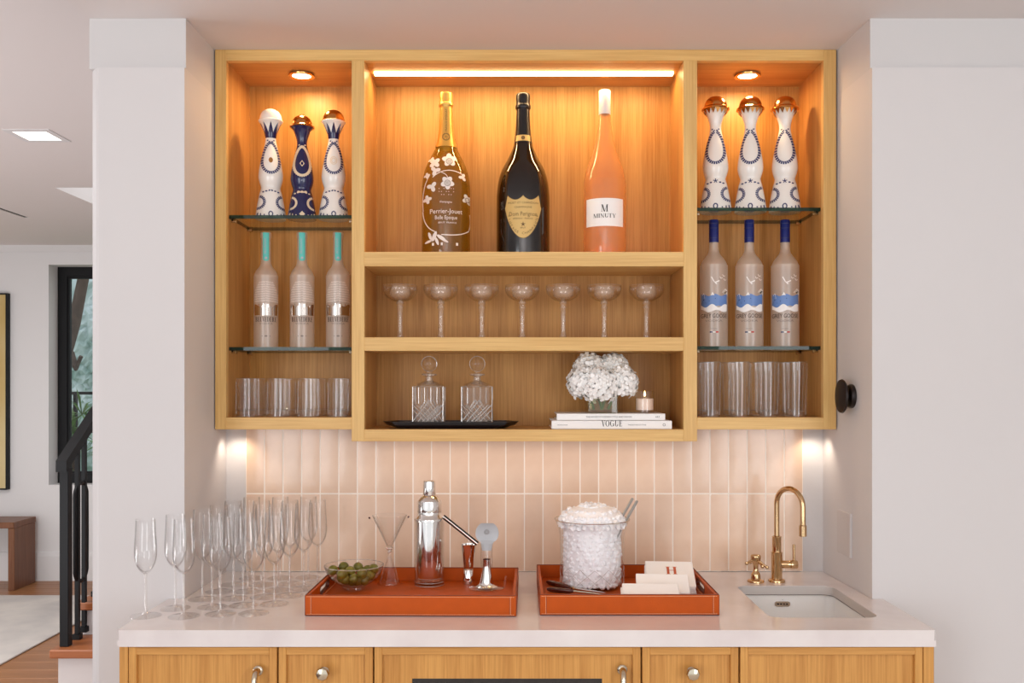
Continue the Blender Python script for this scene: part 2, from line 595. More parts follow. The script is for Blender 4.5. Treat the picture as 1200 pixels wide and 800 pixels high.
class Decal:
    """flat print laid over the front of a turned body (px units, x right, h up)"""

    def __init__(s, rf, S, eps=.0004):
        s.rf, s.S, s.eps = rf, S, eps
        s.mb = MB()

    def poly(s, pts):
        vs = []
        for (x, h) in pts:
            if s.rf is None:
                vs.append((x * s.S, -s.eps, h * s.S))
                continue
            r = s.rf(h)
            x = max(-.985 * r, min(.985 * r, x))
            vs.append((x * s.S, -math.sqrt(max(r * r - x * x, 0)) * s.S - s.eps, h * s.S))
        s.mb.add(vs, [tuple(range(len(vs)))])

    def rect(s, x0, x1, h0, h1, nx=10, nh=3):
        for i in range(nx):
            for j in range(nh):
                a, b = x0 + (x1 - x0) * i / nx, x0 + (x1 - x0) * (i + 1) / nx
                c, d = h0 + (h1 - h0) * j / nh, h0 + (h1 - h0) * (j + 1) / nh
                s.poly([(a, c), (b, c), (b, d), (a, d)])

    def field(s, xs, lo, hi, nh=4):
        """area between two curves lo(x), hi(x)"""
        for a, b in zip(xs, xs[1:]):
            for j in range(nh):
                t, u = j / nh, (j + 1) / nh
                s.poly([(a, lo(a) + (hi(a) - lo(a)) * t), (b, lo(b) + (hi(b) - lo(b)) * t),
                        (b, lo(b) + (hi(b) - lo(b)) * u), (a, lo(a) + (hi(a) - lo(a)) * u)])

    def disc(s, x, h, rx, ry, n=12, a0=0):
        c, d = math.cos(a0), math.sin(a0)
        P = []
        for k in range(n):
            u, v = rx * math.cos(2 * PI * k / n), ry * math.sin(2 * PI * k / n)
            P.append((x + u * c - v * d, h + u * d + v * c))
        for k in range(n):
            s.poly([(x, h), P[k], P[(k + 1) % n]])

    def line(s, pts, w, dash=None):
        for i, ((x0, h0), (x1, h1)) in enumerate(zip(pts, pts[1:])):
            L = math.hypot(x1 - x0, h1 - h0)
            if L < 1e-6: continue
            nx, nh = -(h1 - h0) / L * w / 2, (x1 - x0) / L * w / 2
            f0, f1 = (0, 1) if not dash else (.12, 1 - .12)
            a = (x0 + (x1 - x0) * f0, h0 + (h1 - h0) * f0)
            b = (x0 + (x1 - x0) * f1, h0 + (h1 - h0) * f1)
            k = 5 if w > 1.5 else 1
            for q in range(k):
                f, g = 1 - 2 * q / k, 1 - 2 * (q + 1) / k
                s.poly([(a[0] + nx * f, a[1] + nh * f), (b[0] + nx * f, b[1] + nh * f), (b[0] + nx * g, b[1] + nh * g), (a[0] + nx * g, a[1] + nh * g)])

    def text(s, body, x, h, size, wx=1., rot=0., font='sans', bold=0.):
        polys = serif(body) if font == 'serif' else sans(body)
        if not polys: return
        xs = [p[0] for q in polys for p in q]
        mid = (min(xs) + max(xs)) / 2
        c, d = math.cos(rot), math.sin(rot)
        for q in polys:
            P = []
            for (u, v) in q:
                u, v = (u - mid) * size * wx, v * size
                P.append((x + u * c - v * d, h + u * d + v * c))
            s.poly(P)

    def build(s, name, mat, parent, loc=None):
        base = world_base(parent)
        l = Vector(loc) if loc else base
        s.mb.v = [(p[0] + l.x, p[1] + l.y, p[2] + l.z) for p in s.mb.v]
        return s.mb.build(name, mat, parent, smooth=0)


_tc = {}


def sans(body):
    if body in _tc: return _tc[body]
    cu = bpy.data.curves.new('t', 'FONT')
    cu.body = body
    cu.resolution_u = 2
    ob = bpy.data.objects.new('t', cu)
    COL.objects.link(ob)
    me = bpy.data.meshes.new_from_object(ob.evaluated_get(bpy.context.evaluated_depsgraph_get()))
    res = [[(me.vertices[i].co.x / .73, me.vertices[i].co.y / .73) for i in p.vertices] for p in me.polygons]
    bpy.data.objects.remove(ob)
    bpy.data.meshes.remove(me)
    bpy.data.curves.remove(cu)
    _tc[body] = res
    return res


def serif(body):
    """high-contrast capitals made of thick and hairline strokes"""
    T, H = .17, .045

    def v(x, a, b, w): return [(x, a), (x + w, a), (x + w, b), (x, b)]

    def hz(x0, x1, y, w=H): return [(x0, y), (x1, y), (x1, y + w), (x0, y + w)]

    def dg(x0, y0, x1, y1, w): return [(x0, y0), (x0 + w, y0), (x1 + w, y1), (x1, y1)]

    def arc(cx, cy, rx, ry, ix, iy, a0, a1, n=14):
        out = []
        for k in range(n):
            a, b = R(a0 + (a1 - a0) * k / n), R(a0 + (a1 - a0) * (k + 1) / n)
            out.append([(cx + rx * math.cos(a), cy + ry * math.sin(a)), (cx + rx * math.cos(b), cy + ry * math.sin(b)),
                        (cx + ix * math.cos(b), cy + iy * math.sin(b)), (cx + ix * math.cos(a), cy + iy * math.sin(a))])
        return out
    sf = lambda x, y, w=T: hz(x - .07, x + w + .07, y)
    G = {
        'V': (.72, [dg(.08, 1, .34, 0, T), dg(.66, 1, .42, 0, H), sf(.08, .955), hz(.55, .80, .955)]),
        'O': (.86, arc(.42, .5, .42, .52, .25, .48, 0, 360, 24)),
        'G': (.86, arc(.42, .5, .42, .52, .25, .48, 40, 330, 22) + [v(.64, .06, .44, T), hz(.56, .88, .42)]),
        'U': (.80, [v(.10, .3, 1, T), v(.66, .3, 1, H), sf(.10, .955), hz(.57, .78, .955)] + arc(.405, .32, .305, .33, .14, .28, 180, 360)),
        'E': (.66, [v(.10, 0, 1, T), hz(.03, .60, 0), hz(.03, .58, .955), hz(.1, .48, .5), v(.56, 0, .26, H), v(.54, .76, 1, H), v(.44, .4, .62, H)]),
        'M': (1.0, [v(.10, 0, 1, H), dg(.08, 1, .42, 0, T), dg(.84, 1, .50, 0, H), v(.80, 0, 1, T), hz(.02, .22, 0), sf(.80, 0), hz(.02, .2, .955), hz(.84, 1.04, .955)]),
        'I': (.36, [v(.10, 0, 1, T), sf(.10, 0), sf(.10, .955)]),
        'N': (.84, [v(.12, 0, 1, H), dg(.06, 1, .60, 0, T), v(.72, 0, 1, H), hz(.02, .24, 0), hz(.62, .84, .955), hz(0, .2, .955)]),
        'T': (.72, [v(.28, 0, 1, T), hz(.02, .70, .955), v(.02, .78, 1, H), v(.66, .78, 1, H), sf(.28, 0)]),
        'Y': (.74, [v(.30, 0, .45, T), dg(.04, 1, .30, .42, T), dg(.66, 1, .42, .42, H), sf(.30, 0), sf(.04, .955), hz(.56, .78, .955)]),
        'B': (.70, [v(.10, 0, 1, T), sf(.08, 0), sf(.08, .955)] + arc(.3, .26, .34, .27, .17, .22, -90, 90, 10) + arc(.3, .75, .30, .25, .14, .21, -90, 90, 10)),
        'L': (.64, [v(.10, 0, 1, T), sf(.10, .955), hz(.03, .6, 0), v(.56, 0, .28, H)]),
        'D': (.80, [v(.10, 0, 1, T), sf(.08, 0), sf(.08, .955)] + arc(.32, .5, .44, .5, .27, .455, -90, 90, 14)),
        'R': (.78, [v(.10, 0, 1, T), sf(.10, 0), sf(.08, .955), dg(.36, .5, .58, 0, T)] + arc(.3, .74, .32, .26, .15, .215, -90, 90, 10)),
        'H': (.84, [v(.10, 0, 1, T), v(.56, 0, 1, T), hz(.1, .7, .5, .06), sf(.10, 0), sf(.10, .955), sf(.56, 0), sf(.56, .955)]),
        ' ': (.4, []),
    }
    x, out = 0, []
    for ch in body:
        w, ps = G[ch]
        out += [[(p[0] + x, p[1]) for p in q] for q in ps]
        x += w + .10
    return out


def struct(mb, name, mat, smooth=0):
    o = mb.build(name, mat, None, smooth)
    o['kind'] = 'structure'
    return o


def ordinal(i):
    return ['first', 'second', 'third', 'fourth', 'fifth', 'sixth', 'seventh', 'eighth'][i]

# ================================================================== THE SETTING
F, B = 2.519, 2.741          # face and inner back of the wall cabinet
TY = 2.630                   # back wall of the niche
CT = 0.910                   # countertop
MY = 2.294                   # face of the wall on both sides of the niche
CEIL = 2.332
cx_ = lambda px: X_(px, F)
cz_ = lambda py: Z_(py, F)
ZS, ZC = cz_(503), cz_(517)  # undersides of the side and middle boxes

mb = MB()
z1 = 2.208
mb.extrude([[(-1.051, MY + .03), (-1.030, MY + .004), (-1.022, MY), (-.813, MY), (-.815, 2.80), (-1.051, 2.80)]],
           lambda u, v, t: (u, v, t), -.17, z1)
struct(mb, 'wall_left', 'paint', smooth=0)
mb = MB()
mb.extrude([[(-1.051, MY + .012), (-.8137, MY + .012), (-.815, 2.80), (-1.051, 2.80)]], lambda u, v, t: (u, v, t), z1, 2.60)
struct(mb, 'wall_left_upper', 'wall_shade_grey')
mb = MB()
mb.extrude([[(.8676, MY), (3.2, MY), (3.2, 2.80), (.857, 2.80), (.857, TY)]], lambda u, v, t: (u, v, t), 0, z1)
struct(mb, 'wall_right', 'paint')
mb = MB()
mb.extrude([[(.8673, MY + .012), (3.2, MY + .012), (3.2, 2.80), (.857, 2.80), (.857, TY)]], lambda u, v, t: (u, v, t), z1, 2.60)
struct(mb, 'wall_right_upper', 'wall_shade_grey')
mb = MB()
mb.box(3.2, 3.3, -2.2, 2.80, 0, 2.60)
struct(mb, 'wall_right_side', 'paint')
# ceiling of the bar room with its drop edge, and the wall closing the niche behind the cabinet
mb = MB()
mb.box(-1.051, 3.3, -2.2, 2.80, CEIL, 2.60)
struct(mb, 'ceiling', 'ceil')
mb = MB()
mb.box(-.815, .857, 2.765, 2.80, 1.25, CEIL)
struct(mb, 'wall_niche', 'paint')

back = MB()
back.box(-.815, .857, TY, 2.76, 0, ZC - .002)
back.box(-.815, cx_(411), TY, 2.76, ZC - .002, ZS - .002)
back.box(cx_(818), .857, TY, 2.76, ZC - .002, ZS - .002)
wall_back = struct(back, 'wall_back', 'paint')
# grout bed and hand-glazed tiles
TX0, TX1 = X_(289, TY), X_(940, TY)
RZ = [CT + .001, 1.128]
g = MB()
g.box(TX0, TX1, TY - .0062, TY + .001, CT + .001, ZC - .002)
g.box(TX0, cx_(411), TY - .0062, TY + .001, ZC - .002, ZS - .002)
g.box(cx_(818), TX1, TY - .0062, TY + .001, ZC - .002, ZS - .002)
g.build('grout', 'grout', wall_back)
tw = (TX1 - TX0) / 30
tile_me = {}
for i in range(30):
    xa = TX0 + tw * i
    mid = xa + tw / 2
    side = mid + tw / 2 < cx_(411) or mid - tw / 2 > cx_(818)
    for j, (za, zb) in enumerate(((RZ[0], RZ[1]), (RZ[1], (ZS if side else ZC) - .002))):
        key = (j, side if j else 0, random.randrange(3))
        h = (zb - za) / 2 - .0019
        if key not in tile_me:
            t = MB()
            # slightly pillowed, uneven face
            n1, n2 = 4, 8
            vs, fs = [], []
            for a in range(n1 + 1):
                for c in range(n2 + 1):
                    u, w = a / n1 * 2 - 1, c / n2 * 2 - 1
                    e = max(abs(u), abs(w))
                    y = -.0006 * (1 - e ** 10) + random.uniform(-.00007, .00007) * (e < 1)
                    vs.append((u * (tw / 2 - .0017), y - .0052, w * h))
            for a in range(n1):
                for c in range(n2):
                    p = a * (n2 + 1) + c
                    fs.append((p, p + n2 + 1, p + n2 + 2, p + 1))
            t.add(vs, fs)
            rim = [a * (n2 + 1) for a in range(n1 + 1)] + [n1 * (n2 + 1) + c for c in range(1, n2 + 1)] + \
                  [a * (n2 + 1) + n2 for a in range(n1 - 1, -1, -1)] + [c for c in range(n2 - 1, 0, -1)]
            o = len(t.v)
            t.v += [(vs[k][0], .0, vs[k][2]) for k in rim]
            m_ = len(rim)
            for k in range(m_):
                t.f.append((rim[k], rim[(k + 1) % m_], o + (k + 1) % m_, o + k))
                t.m.append(0)
            to = t.build('tile', 'tile', None, 60)
            tile_me[key] = to.data
        else:
            to = bpy.data.objects.new('tile', tile_me[key])
            COL.objects.link(to)
        to.parent = wall_back
        to.location = (mid, TY - .0015, (za + zb) / 2)
        to.rotation_euler = (R(random.uniform(-.22, .22)), 0, R(random.uniform(-.3, .3)))

# floors
fl = MB()
fl.box(-1.25, 3.3, -2.2, 2.8, -.17, 0)
struct(fl, 'floor', 'pale_floor')
fl2 = MB()
fl2.box(-6.6, -1.0, -2.2, 7.70, -.20, -.178)
floor2 = struct(fl2, 'floor_lower', 'leather_edge')
pl = MB()
pl.box(-2.1, 2.1, 0, .148, -.012, .008, .0015)
pln = None
for k in range(21):
    y = 4.52 + .15 * k
    if pln is None:
        pln = pl.build('floor_plank', 'floor_wood', None, 0)
        p_ = pln
    else:
        p_ = bpy.data.objects.new('floor_plank', pln.data)
        COL.objects.link(p_)
    p_.parent = floor2
    p_.location = (-4.0 + random.uniform(-.2, .2), y, -.178)

# room with the stairs: far wall with its window opening, crown, baseboard, ceiling
FY = 7.67
wx0, wx1, wz0, wz1 = X_(57, FY), -2.75, Z_(568, FY), Z_(310, FY)
mb = MB()
mb.extrude([[(-6.6, -.18), (-.9, -.18), (-.9, 2.72), (-6.6, 2.72)], [(wx0, wz0), (wx1, wz0), (wx1, wz1), (wx0, wz1)]],
           lambda u, v, t: (u, t, v), FY, FY + .26)
struct(mb, 'wall_far', 'farwall')
mb = MB()
mb.box(-6.6, -6.5, -2.2, FY, -.18, 2.7)
struct(mb, 'wall_far_left', 'farwall')
mb = MB()
mb.box(-.99, -.9, 2.8, FY, -.18, 2.7)
struct(mb, 'wall_stair', 'farwall')
mb = MB()
UC = 2.564
mb.extrude([[(-6.6, -2.2), (-1.051, -2.2), (-1.051, 2.8), (-.9, 2.8), (-.9, FY + .2), (-6.6, FY + .2)],
            [(-2.66, 5.40), (-1.5, 5.40), (-1.5, 6.5), (-2.66, 6.5)],
            [(-3.345, 4.9), (-3.315, 4.9), (-3.315, 6.38), (-3.345, 6.38)]],
           lambda u, v, t: (u, v, t), UC, UC + .16)
struct(mb, 'ceiling_upper', 'ceil')
mb = MB()
mb.box(-3.36, -3.30, 4.8, 6.5, UC + .004, UC + .012)
tag(mb.build('air_slot', 'black', None, 0), 'thin black linear air slot in the ceiling of the stair room', 'vent')
sk = MB()
sk.box(-2.7, -1.46, 5.36, 6.54, UC + .161, UC + .17)
o = sk.build('window_2', 'skylight', None, 0)
o['kind'] = 'structure'
mb = MB()
mb.extrude([[(0, 0), (-.05, 0), (-.035, -.02), (-.012, -.05), (0, -.05)]], lambda u, v, t: (t, FY + u, UC + v), -6.5, -1.0)
struct(mb, 'trim_1', 'farwall')
mb = MB()
mb.extrude([[(0, -.17), (-.016, -.17), (-.016, .03), (-.010, .06), (0, .067)]], lambda u, v, t: (t, FY + u, v), -6.5, -1.0)
struct(mb, 'baseboard_far', 'farwall')

# window 1
wy = FY + .15
fw = .078
wn = MB()
wn.extrude([[(wx0, wz0), (wx1, wz0), (wx1, wz1), (wx0, wz1)],
            [(wx0 + fw, wz0 + fw), (wx1 - fw, wz0 + fw), (wx1 - fw, wz1 - fw), (wx0 + fw, wz1 - fw)]],
           lambda u, v, t: (u, t, v), wy, wy + .06)
win = struct(wn, 'window_1', 'black')
gp = MB()
gp.box(wx0 + fw, wx1 - fw, wy + .025, wy + .033, wz0 + fw, wz1 - fw)
gp.build('pane', 'window_glass', win, 0)
sb = MB()
sb.extrude([[(wx0 + fw, wz0 + fw), (wx1 - fw, wz0 + fw), (wx1 - fw, wz1 - fw), (wx0 + fw, wz1 - fw)],
            [(wx0 + fw + .018, wz0 + fw + .018), (wx1 - fw - .018, wz0 + fw + .018), (wx1 - fw - .018, wz1 - fw - .018), (wx0 + fw + .018, wz1 - fw - .018)]],
           lambda u, v, t: (u, t, v), wy + .012, wy + .048)
sb.build('sash', 'black', win, 0)

# ---- garden outside the window
T = thing('tree', 'slanting grey tree trunk with pruned branches outside the stair room window', 'tree', (-4.62, 9.6, -.2))
t = MB()
t.tube([(-4.80, 9.6, -.2), (-4.72, 9.6, .9), (-4.60, 9.6, 1.7), (-4.54, 9.62, 2.05), (-4.44, 9.6, 2.5), (-4.26, 9.6, 3.6)],
       [.06, .05, .035, .06, .055, .05], 12)
t.build('trunk', 'bark', T)
t = MB()
t.tube([(-4.58, 9.6, 1.75), (-4.50, 9.58, 1.6), (-4.44, 9.56, 1.72)], [.05, .035, .02], 8)
t.tube([(-4.54, 9.6, 2.05), (-4.62, 9.6, 2.3), (-4.60, 9.6, 2.6)], [.05, .03, .02], 8)
t.build('branch', 'bark', T)
T = thing('fan_palm', 'green spiky leaved plant outside the window behind the stair rail', 'plant', (-4.2, 8.9, -.2))
t = MB()
t.tube([(-4.2, 8.9, -.2), (-4.22, 8.9, .4), (-4.2, 8.9, .85)], [.06, .05, .04], 8)
t.build('stem', 'bark', T)
for hx, hy, hz, k0 in ((-4.2, 8.9, .95, 26), (-4.08, 8.8, 1.15, 22), (-4.3, 8.75, .72, 16), (-4.02, 8.7, .8, 18)):
    for k in range(k0):
        a, e = random.uniform(0, 2 * PI), random.uniform(-.5, 1.35)
        L = random.uniform(.22, .42)
        d = Vector((math.cos(a) * math.cos(e), math.sin(a) * math.cos(e) * .7, math.sin(e)))
        s_ = d.cross(Vector((0, 0, 1))).normalized() * .016
        p0 = Vector((hx, hy, hz))
        p1, p2 = p0 + d * L * .5, p0 + d * L + Vector((0, 0, -.08))
        nn = s_.cross(d).normalized() * .004
        t = MB()
        t.add([p0 - s_ * .3, p0 + s_ * .3, p1 + s_, p1 - s_, p2, p1 + nn], [(0, 1, 5), (1, 2, 5), (2, 4, 5), (4, 3, 5), (3, 0, 5), (0, 3, 2, 1), (2, 3, 4)])
        t.build('leaf', 'foliage', T, 0)
t = MB()
vs, fs = [], []
for i in range(121):
    for j in range(91):
        vs.append((-6.5 + i * .04, 11.2 + random.uniform(-.03, .03), -.2 + j * .05 + random.uniform(-.02, .02)))
for i in range(120):
    for j in range(90):
        p = i * 91 + j
        fs.append((p, p + 91, p + 92, p + 1))
t.add(vs, fs)
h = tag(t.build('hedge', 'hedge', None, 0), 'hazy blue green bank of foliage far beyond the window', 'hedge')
h['kind'] = 'stuff'
t = MB()
t.box(-6.5, -1.7, 9.3, 9.34, .95, .99)
t.box(-6.5, -1.7, 9.3, 9.34, 1.33, 1.36)
for k in range(12):
    t.box(-6.4 + k * .4, -6.37 + k * .4, 9.3, 9.34, -.2, 1.34)
tag(t.build('garden_fence', 'black', None, 0), 'thin black garden fence rail seen through the window', 'fence')
t = MB()
t.box(-9, 1, 7.95, 12.5, -.25, -.20)
struct(t, 'floor_garden', 'foliage')

# ---- stairs with railing
T = thing('staircase', 'white staircase with orange brown wooden treads at the left edge', 'staircase', (-2.1, 4.93, -.17))
for k in range(4):
    y0, zt = 4.95 + .28 * k, .04 + .185 * k
    r = MB()
    r.box(-2.42, -1.0, y0, y0 + .28 if k < 3 else y0 + .6, -.17 if k == 0 else zt - .25, zt - .045)
    r.build('riser', 'paint', T, 0)
    r = MB()
    r.box(-2.455, -1.0, y0 - .03, y0 + .285, zt - .045, zt, .006)
    r.build('tread', 'tread_wood', T, 0)
T = thing('stair_railing', 'black metal stair railing with an oval ring between its balusters', 'railing', (-2.40, 5.0, .04))
RX = -2.405
p = MB()
p.box(RX - .024, RX + .024, 4.98, 5.028, .04, .99, .003)
p.build('newel_post', 'black', T, 0)
sl = .66
hr = MB()
pts = [(4.95, .97), (6.05, .97 + 1.1 * sl), (6.05, 1.03 + 1.1 * sl), (4.95, 1.03)]
hr.extrude([pts], lambda u, v, t: (t, u, v), RX - .028, RX + .028)
hr.build('handrail', 'black', T, 0)
for y, b0 in ((5.135, .04), (5.215, .06), (5.36, .225), (5.44, .225), (5.62, .41), (5.72, .41)):
    b = MB()
    b.box(RX - .011, RX + .011, y - .011, y + .011, b0, .99 + (y - 4.98) * sl)
    b.box(RX - .02, RX + .02, y - .02, y + .02, b0, b0 + .03)
    b.build('baluster', 'black', T, 0)
# oval ring fixed between two balusters, lies in the plane of the railing
ov = MB()
pts = []
zc, hh, hw = .62, .27, .072
for k in range(28):
    a = 2 * PI * k / 28
    c, s_ = math.cos(a), math.sin(a)
    pts.append((RX, 5.175 + hw * c, zc + (hh - hw) * (1 if s_ > 0 else -1 if s_ < -1e-9 else 0) + hw * s_))
pts.append(pts[0])
ov.tube(pts, .011, 6, caps=False)
ov.build('oval_ring', 'black', T)

# ---- things of the stair room
T = thing('painting', 'golden cream canvas in a thin black frame on the far left wall', 'painting', (-4.8, FY - .02, .576))
a, b_, c, d = X_(12, FY), -5.6, Z_(573, FY), Z_(344, FY)
q = MB()
q.extrude([[(b_, c), (a, c), (a, d), (b_, d)], [(b_ + .012, c + .012), (a - .012, c + .012), (a - .012, d - .012), (b_ + .012, d - .012)]],
          lambda u, v, t: (u, t, v), FY - .05, FY - .001)
q.build('frame', 'black', T, 0)
q = MB()
q.box(b_ + .012, a - .012, FY - .042, FY - .002, c + .012, d - .012)
q.build('canvas', 'canvas', T, 0)
T = thing('bench', 'brown wooden bench against the far wall, cut off by the left edge', 'bench', (-4.6, 7.45, -.17))
q = MB()
q.box(-5.4, -3.905, 7.28, 7.62, .315, .362, .004)
q.build('seat', 'walnut', T, 0)
for x in (-3.955, -5.4):
    q = MB()
    q.box(x, x + .05, 7.29, 7.61, -.17, .315, .003)
    q.build('leg', 'walnut', T, 0)
q = MB()
q.box(-6.3, -2.945, 4.6, 7.09, -.170, -.158, .004)
tag(q.build('rug', 'rug', None, 0), 'pale mottled rug on the wooden floor beyond the stair rail', 'rug')
T = thing('recessed_light', 'small square recessed light in the stair room ceiling', 'ceiling light', (-2.18, 4.26, UC))
x0, x1, y0, y1 = -2.255, -2.105, 4.19, 4.34
q = MB()
q.extrude([[(x0 - .03, y0 - .03), (x1 + .03, y0 - .03), (x1 + .03, y1 + .03), (x0 - .03, y1 + .03)], [(x0, y0), (x1, y0), (x1, y1), (x0, y1)]],
          lambda u, v, t: (u, v, t), UC - .004, UC)
q.build('bezel', 'paint', T, 0)
q = MB()
q.box(x0, x1, y0, y1, UC - .002, UC)
q.build('lamp_face', 'led_white', T, 0)

# ================================================================== COUNTERTOP AND SINK
ZSL = CT - .022
sx0, sx1, sy0, sy1 = .568, .8165, 2.108, 2.440


def rrect(x0, x1, y0, y1, r, n=6):
    out = []
    for (cx, cy, a0) in ((x1 - r, y0 + r, -90), (x1 - r, y1 - r, 0), (x0 + r, y1 - r, 90), (x0 + r, y0 + r, 180)):
        for k in range(n + 1):
            a = R(a0 + 90 * k / n)
            out.append((cx + r * math.cos(a), cy + r * math.sin(a)))
    return out


hole = rrect(sx0, sx1, sy0, sy1, .028)
T = thing('countertop', 'pale quartz countertop with a thick front edge and a sink cutout', 'countertop', (0, 2.3, ZSL))
ct = MB()
LX, RXc = -.8527, .8927
outer = [(LX, 2.004), (LX + .004, 2.0), (RXc - .004, 2.0), (RXc, 2.004), (RXc, MY - .001), (.8665, MY - .001), (.856, TY - .001), (-.814, TY - .001), (-.812, MY - .001), (LX, MY - .001)]
ct.extrude([outer, hole], lambda u, v, t: (u, v, t), ZSL, CT)
ct.build('slab', 'quartz', T, 0)
ct = MB()
h2 = [(sx0 + (u - sx0) * 1., v) for u, v in hole]
cxm, cym = (sx0 + sx1) / 2, (sy0 + sy1) / 2
inn_ = [(u + (cxm - u) * .004, v + (cym - v) * .004) for u, v in hole]
ct.extrude([hole, inn_], lambda u, v, t: (u, v, t), ZSL, CT - .0012)
ct.build('cut_edge', 'quartz_edge_shade', T, 30)
ct = MB()
inn2 = [(u + (cxm - u) * .010, v + (cym - v) * .010) for u, v in hole]
ct.extrude([hole, inn2], lambda u, v, t: (u, v, t), ZSL - .0018, ZSL)
ct.build('sealant', 'grey_ink', T, 30)
ct = MB()
ct.box(LX, RXc, 2.0, 2.012, CT - .0355, ZSL)
ct.box(LX, LX + .02, 2.012, MY - .001, CT - .0355, ZSL)
ct.box(RXc - .02, RXc, 2.012, MY - .001, CT - .0355, ZSL)
ct.build('apron', 'quartz', T, 0)

T = thing('bar_sink', 'small white undermount sink set in the right of the counter', 'sink', (.69, 2.27, ZSL - .18))
s = MB()
zb = ZSL - .17
ri = rrect(sx0 - .004, sx1 + .004, sy0 - .004, sy1 + .004, .03)
rb = rrect(sx0 + .012, sx1 - .012, sy0 + .012, sy1 - .012, .04)
ro = rrect(sx0 - .02, sx1 + .02, sy0 - .02, sy1 + .02, .035)
n = len(ri)
vs = [(x, y, ZSL - .0005) for x, y in ro] + [(x, y, ZSL - .0005) for x, y in ri] + [(x, y, zb + .03) for x, y in ri] + [(x, y, zb) for x, y in rb]
fs = []
for L in range(3):
    for k in range(n):
        fs.append((L * n + k, L * n + (k + 1) % n, (L + 1) * n + (k + 1) % n, (L + 1) * n + k))
fs.append(tuple(range(3 * n, 4 * n)))
# outer skin
m_ = len(vs)
vs += [(x, y, zb - .012) for x, y in ro]
for k in range(n):
    fs.append((k, (k + 1) % n, m_ + (k + 1) % n, m_ + k))
fs.append(tuple(range(m_, m_ + n)))
s.add(vs, fs)
s.build('basin', 'basin', T, 30)
s = MB()
s.lathe([(0, .002), (.016, .002), (.018, .004), (.028, .004), (.030, 0)], .692, 2.27, zb + .0006, 24)
s.build('drain', 'nickel', T)
bx, bz = X_(917, sy1), Z_(707.5, sy1)
s = MB()
s.extrude([rrect(bx - .020, bx + .020, bz - .0065, bz + .0065, .0062)], lambda u, v, t: (u, t, v), sy1 - .0005, sy1 + .0038)
bd = s.build('badge', 'silver', T, 0)
s = MB()
for k in range(4):
    x = bx - .0115 + k * .0077
    s.box(x - .0026, x + .0026, sy1 - .0009, sy1 - .0004, bz - .0018, bz + .0018)
s.lathe([(0, 0), (.0018, 0)], bx, sy1 - .0007, bz + .0115, 8)
s.build('badge_print', 'ink', T, 0)

# ================================================================== BASE CABINETS
DY = 2.012                      # door faces
bxx = lambda px: X_(px, DY + .003)
TOPZ = CT - .036 - .0035
KICK = .10


def shaker(x0, x1, z0, z1, parent, name, st=.0165, inset=None, rec=.006):
    """framed door: two upright stiles, two level rails, recessed panel"""
    if inset is None: inset = True
    d = MB()
    d.box(x0, x1, DY + .010, DY + .020, z0, z1)
    door = d.build(name, 'oakl_v', parent, 0)
    for a, b_ in ((x0, x0 + st), (x1 - st, x1)):
        d = MB()
        d.box(a, b_, DY, DY + .010, z0, z1, .0008)
        d.build('stile', 'oakl_v', door, 0)
    for a, b_ in ((z0, z0 + st), (z1 - st, z1)):
        d = MB()
        d.box(x0 + st, x1 - st, DY, DY + .010, a, b_, .0008)
        d.build('rail', 'oakl_h', door, 0)
    return door


def bar_pull(x, ztop, door):
    h = MB()
    z0 = ztop - .15
    h.tube([(x, DY + .001, ztop - .006), (x, DY - .014, ztop - .004), (x, DY - .024, ztop - .008), (x - .0005, DY - .030, ztop - .018),
            (x - .001, DY - .032, ztop - .04), (x - .001, DY - .032, z0 + .04), (x, DY - .030, z0 + .018), (x, DY - .024, z0 + .008), (x, DY - .014, z0 + .004), (x, DY + .001, z0 + .006)],
           [.0075, .0072, .007, .0065, .006, .006, .0065, .007, .0072, .0075], 12)
    for z in (ztop - .005, z0 + .005):
        h.lathe([(.011, 0), (.011, .002), (.009, .004), (.006, .005)], x, DY, z, 16, mat=Matrix.Rotation(R(90), 4, 'X'))
    h.build('handle', 'nickel', door)


def knob(x, z, door):
    h = MB()
    h.lathe([(.009, 0), (.009, .002), (.005, .005), (.0045, .014), (.008, .018), (.0135, .021), (.0150, .025), (.0125, .030), (.006, .032), (0, .0325)], x, DY, z, 8,
            mat=Matrix.Rotation(R(90), 4, 'X'))
    h.build('knob', 'nickel', door, 25)


def carcass(T, a, b_):
    c = MB()
    c.box(a, b_, DY + .022, MY + .30 if True else 0, KICK, TOPZ + .003)
    c.build('body', 'oakl_v', T, 0)
    c = MB()
    c.box(a, b_, DY + .07, DY + .09, 0.0, KICK)
    c.build('toe_kick', 'oakl_h', T, 0)


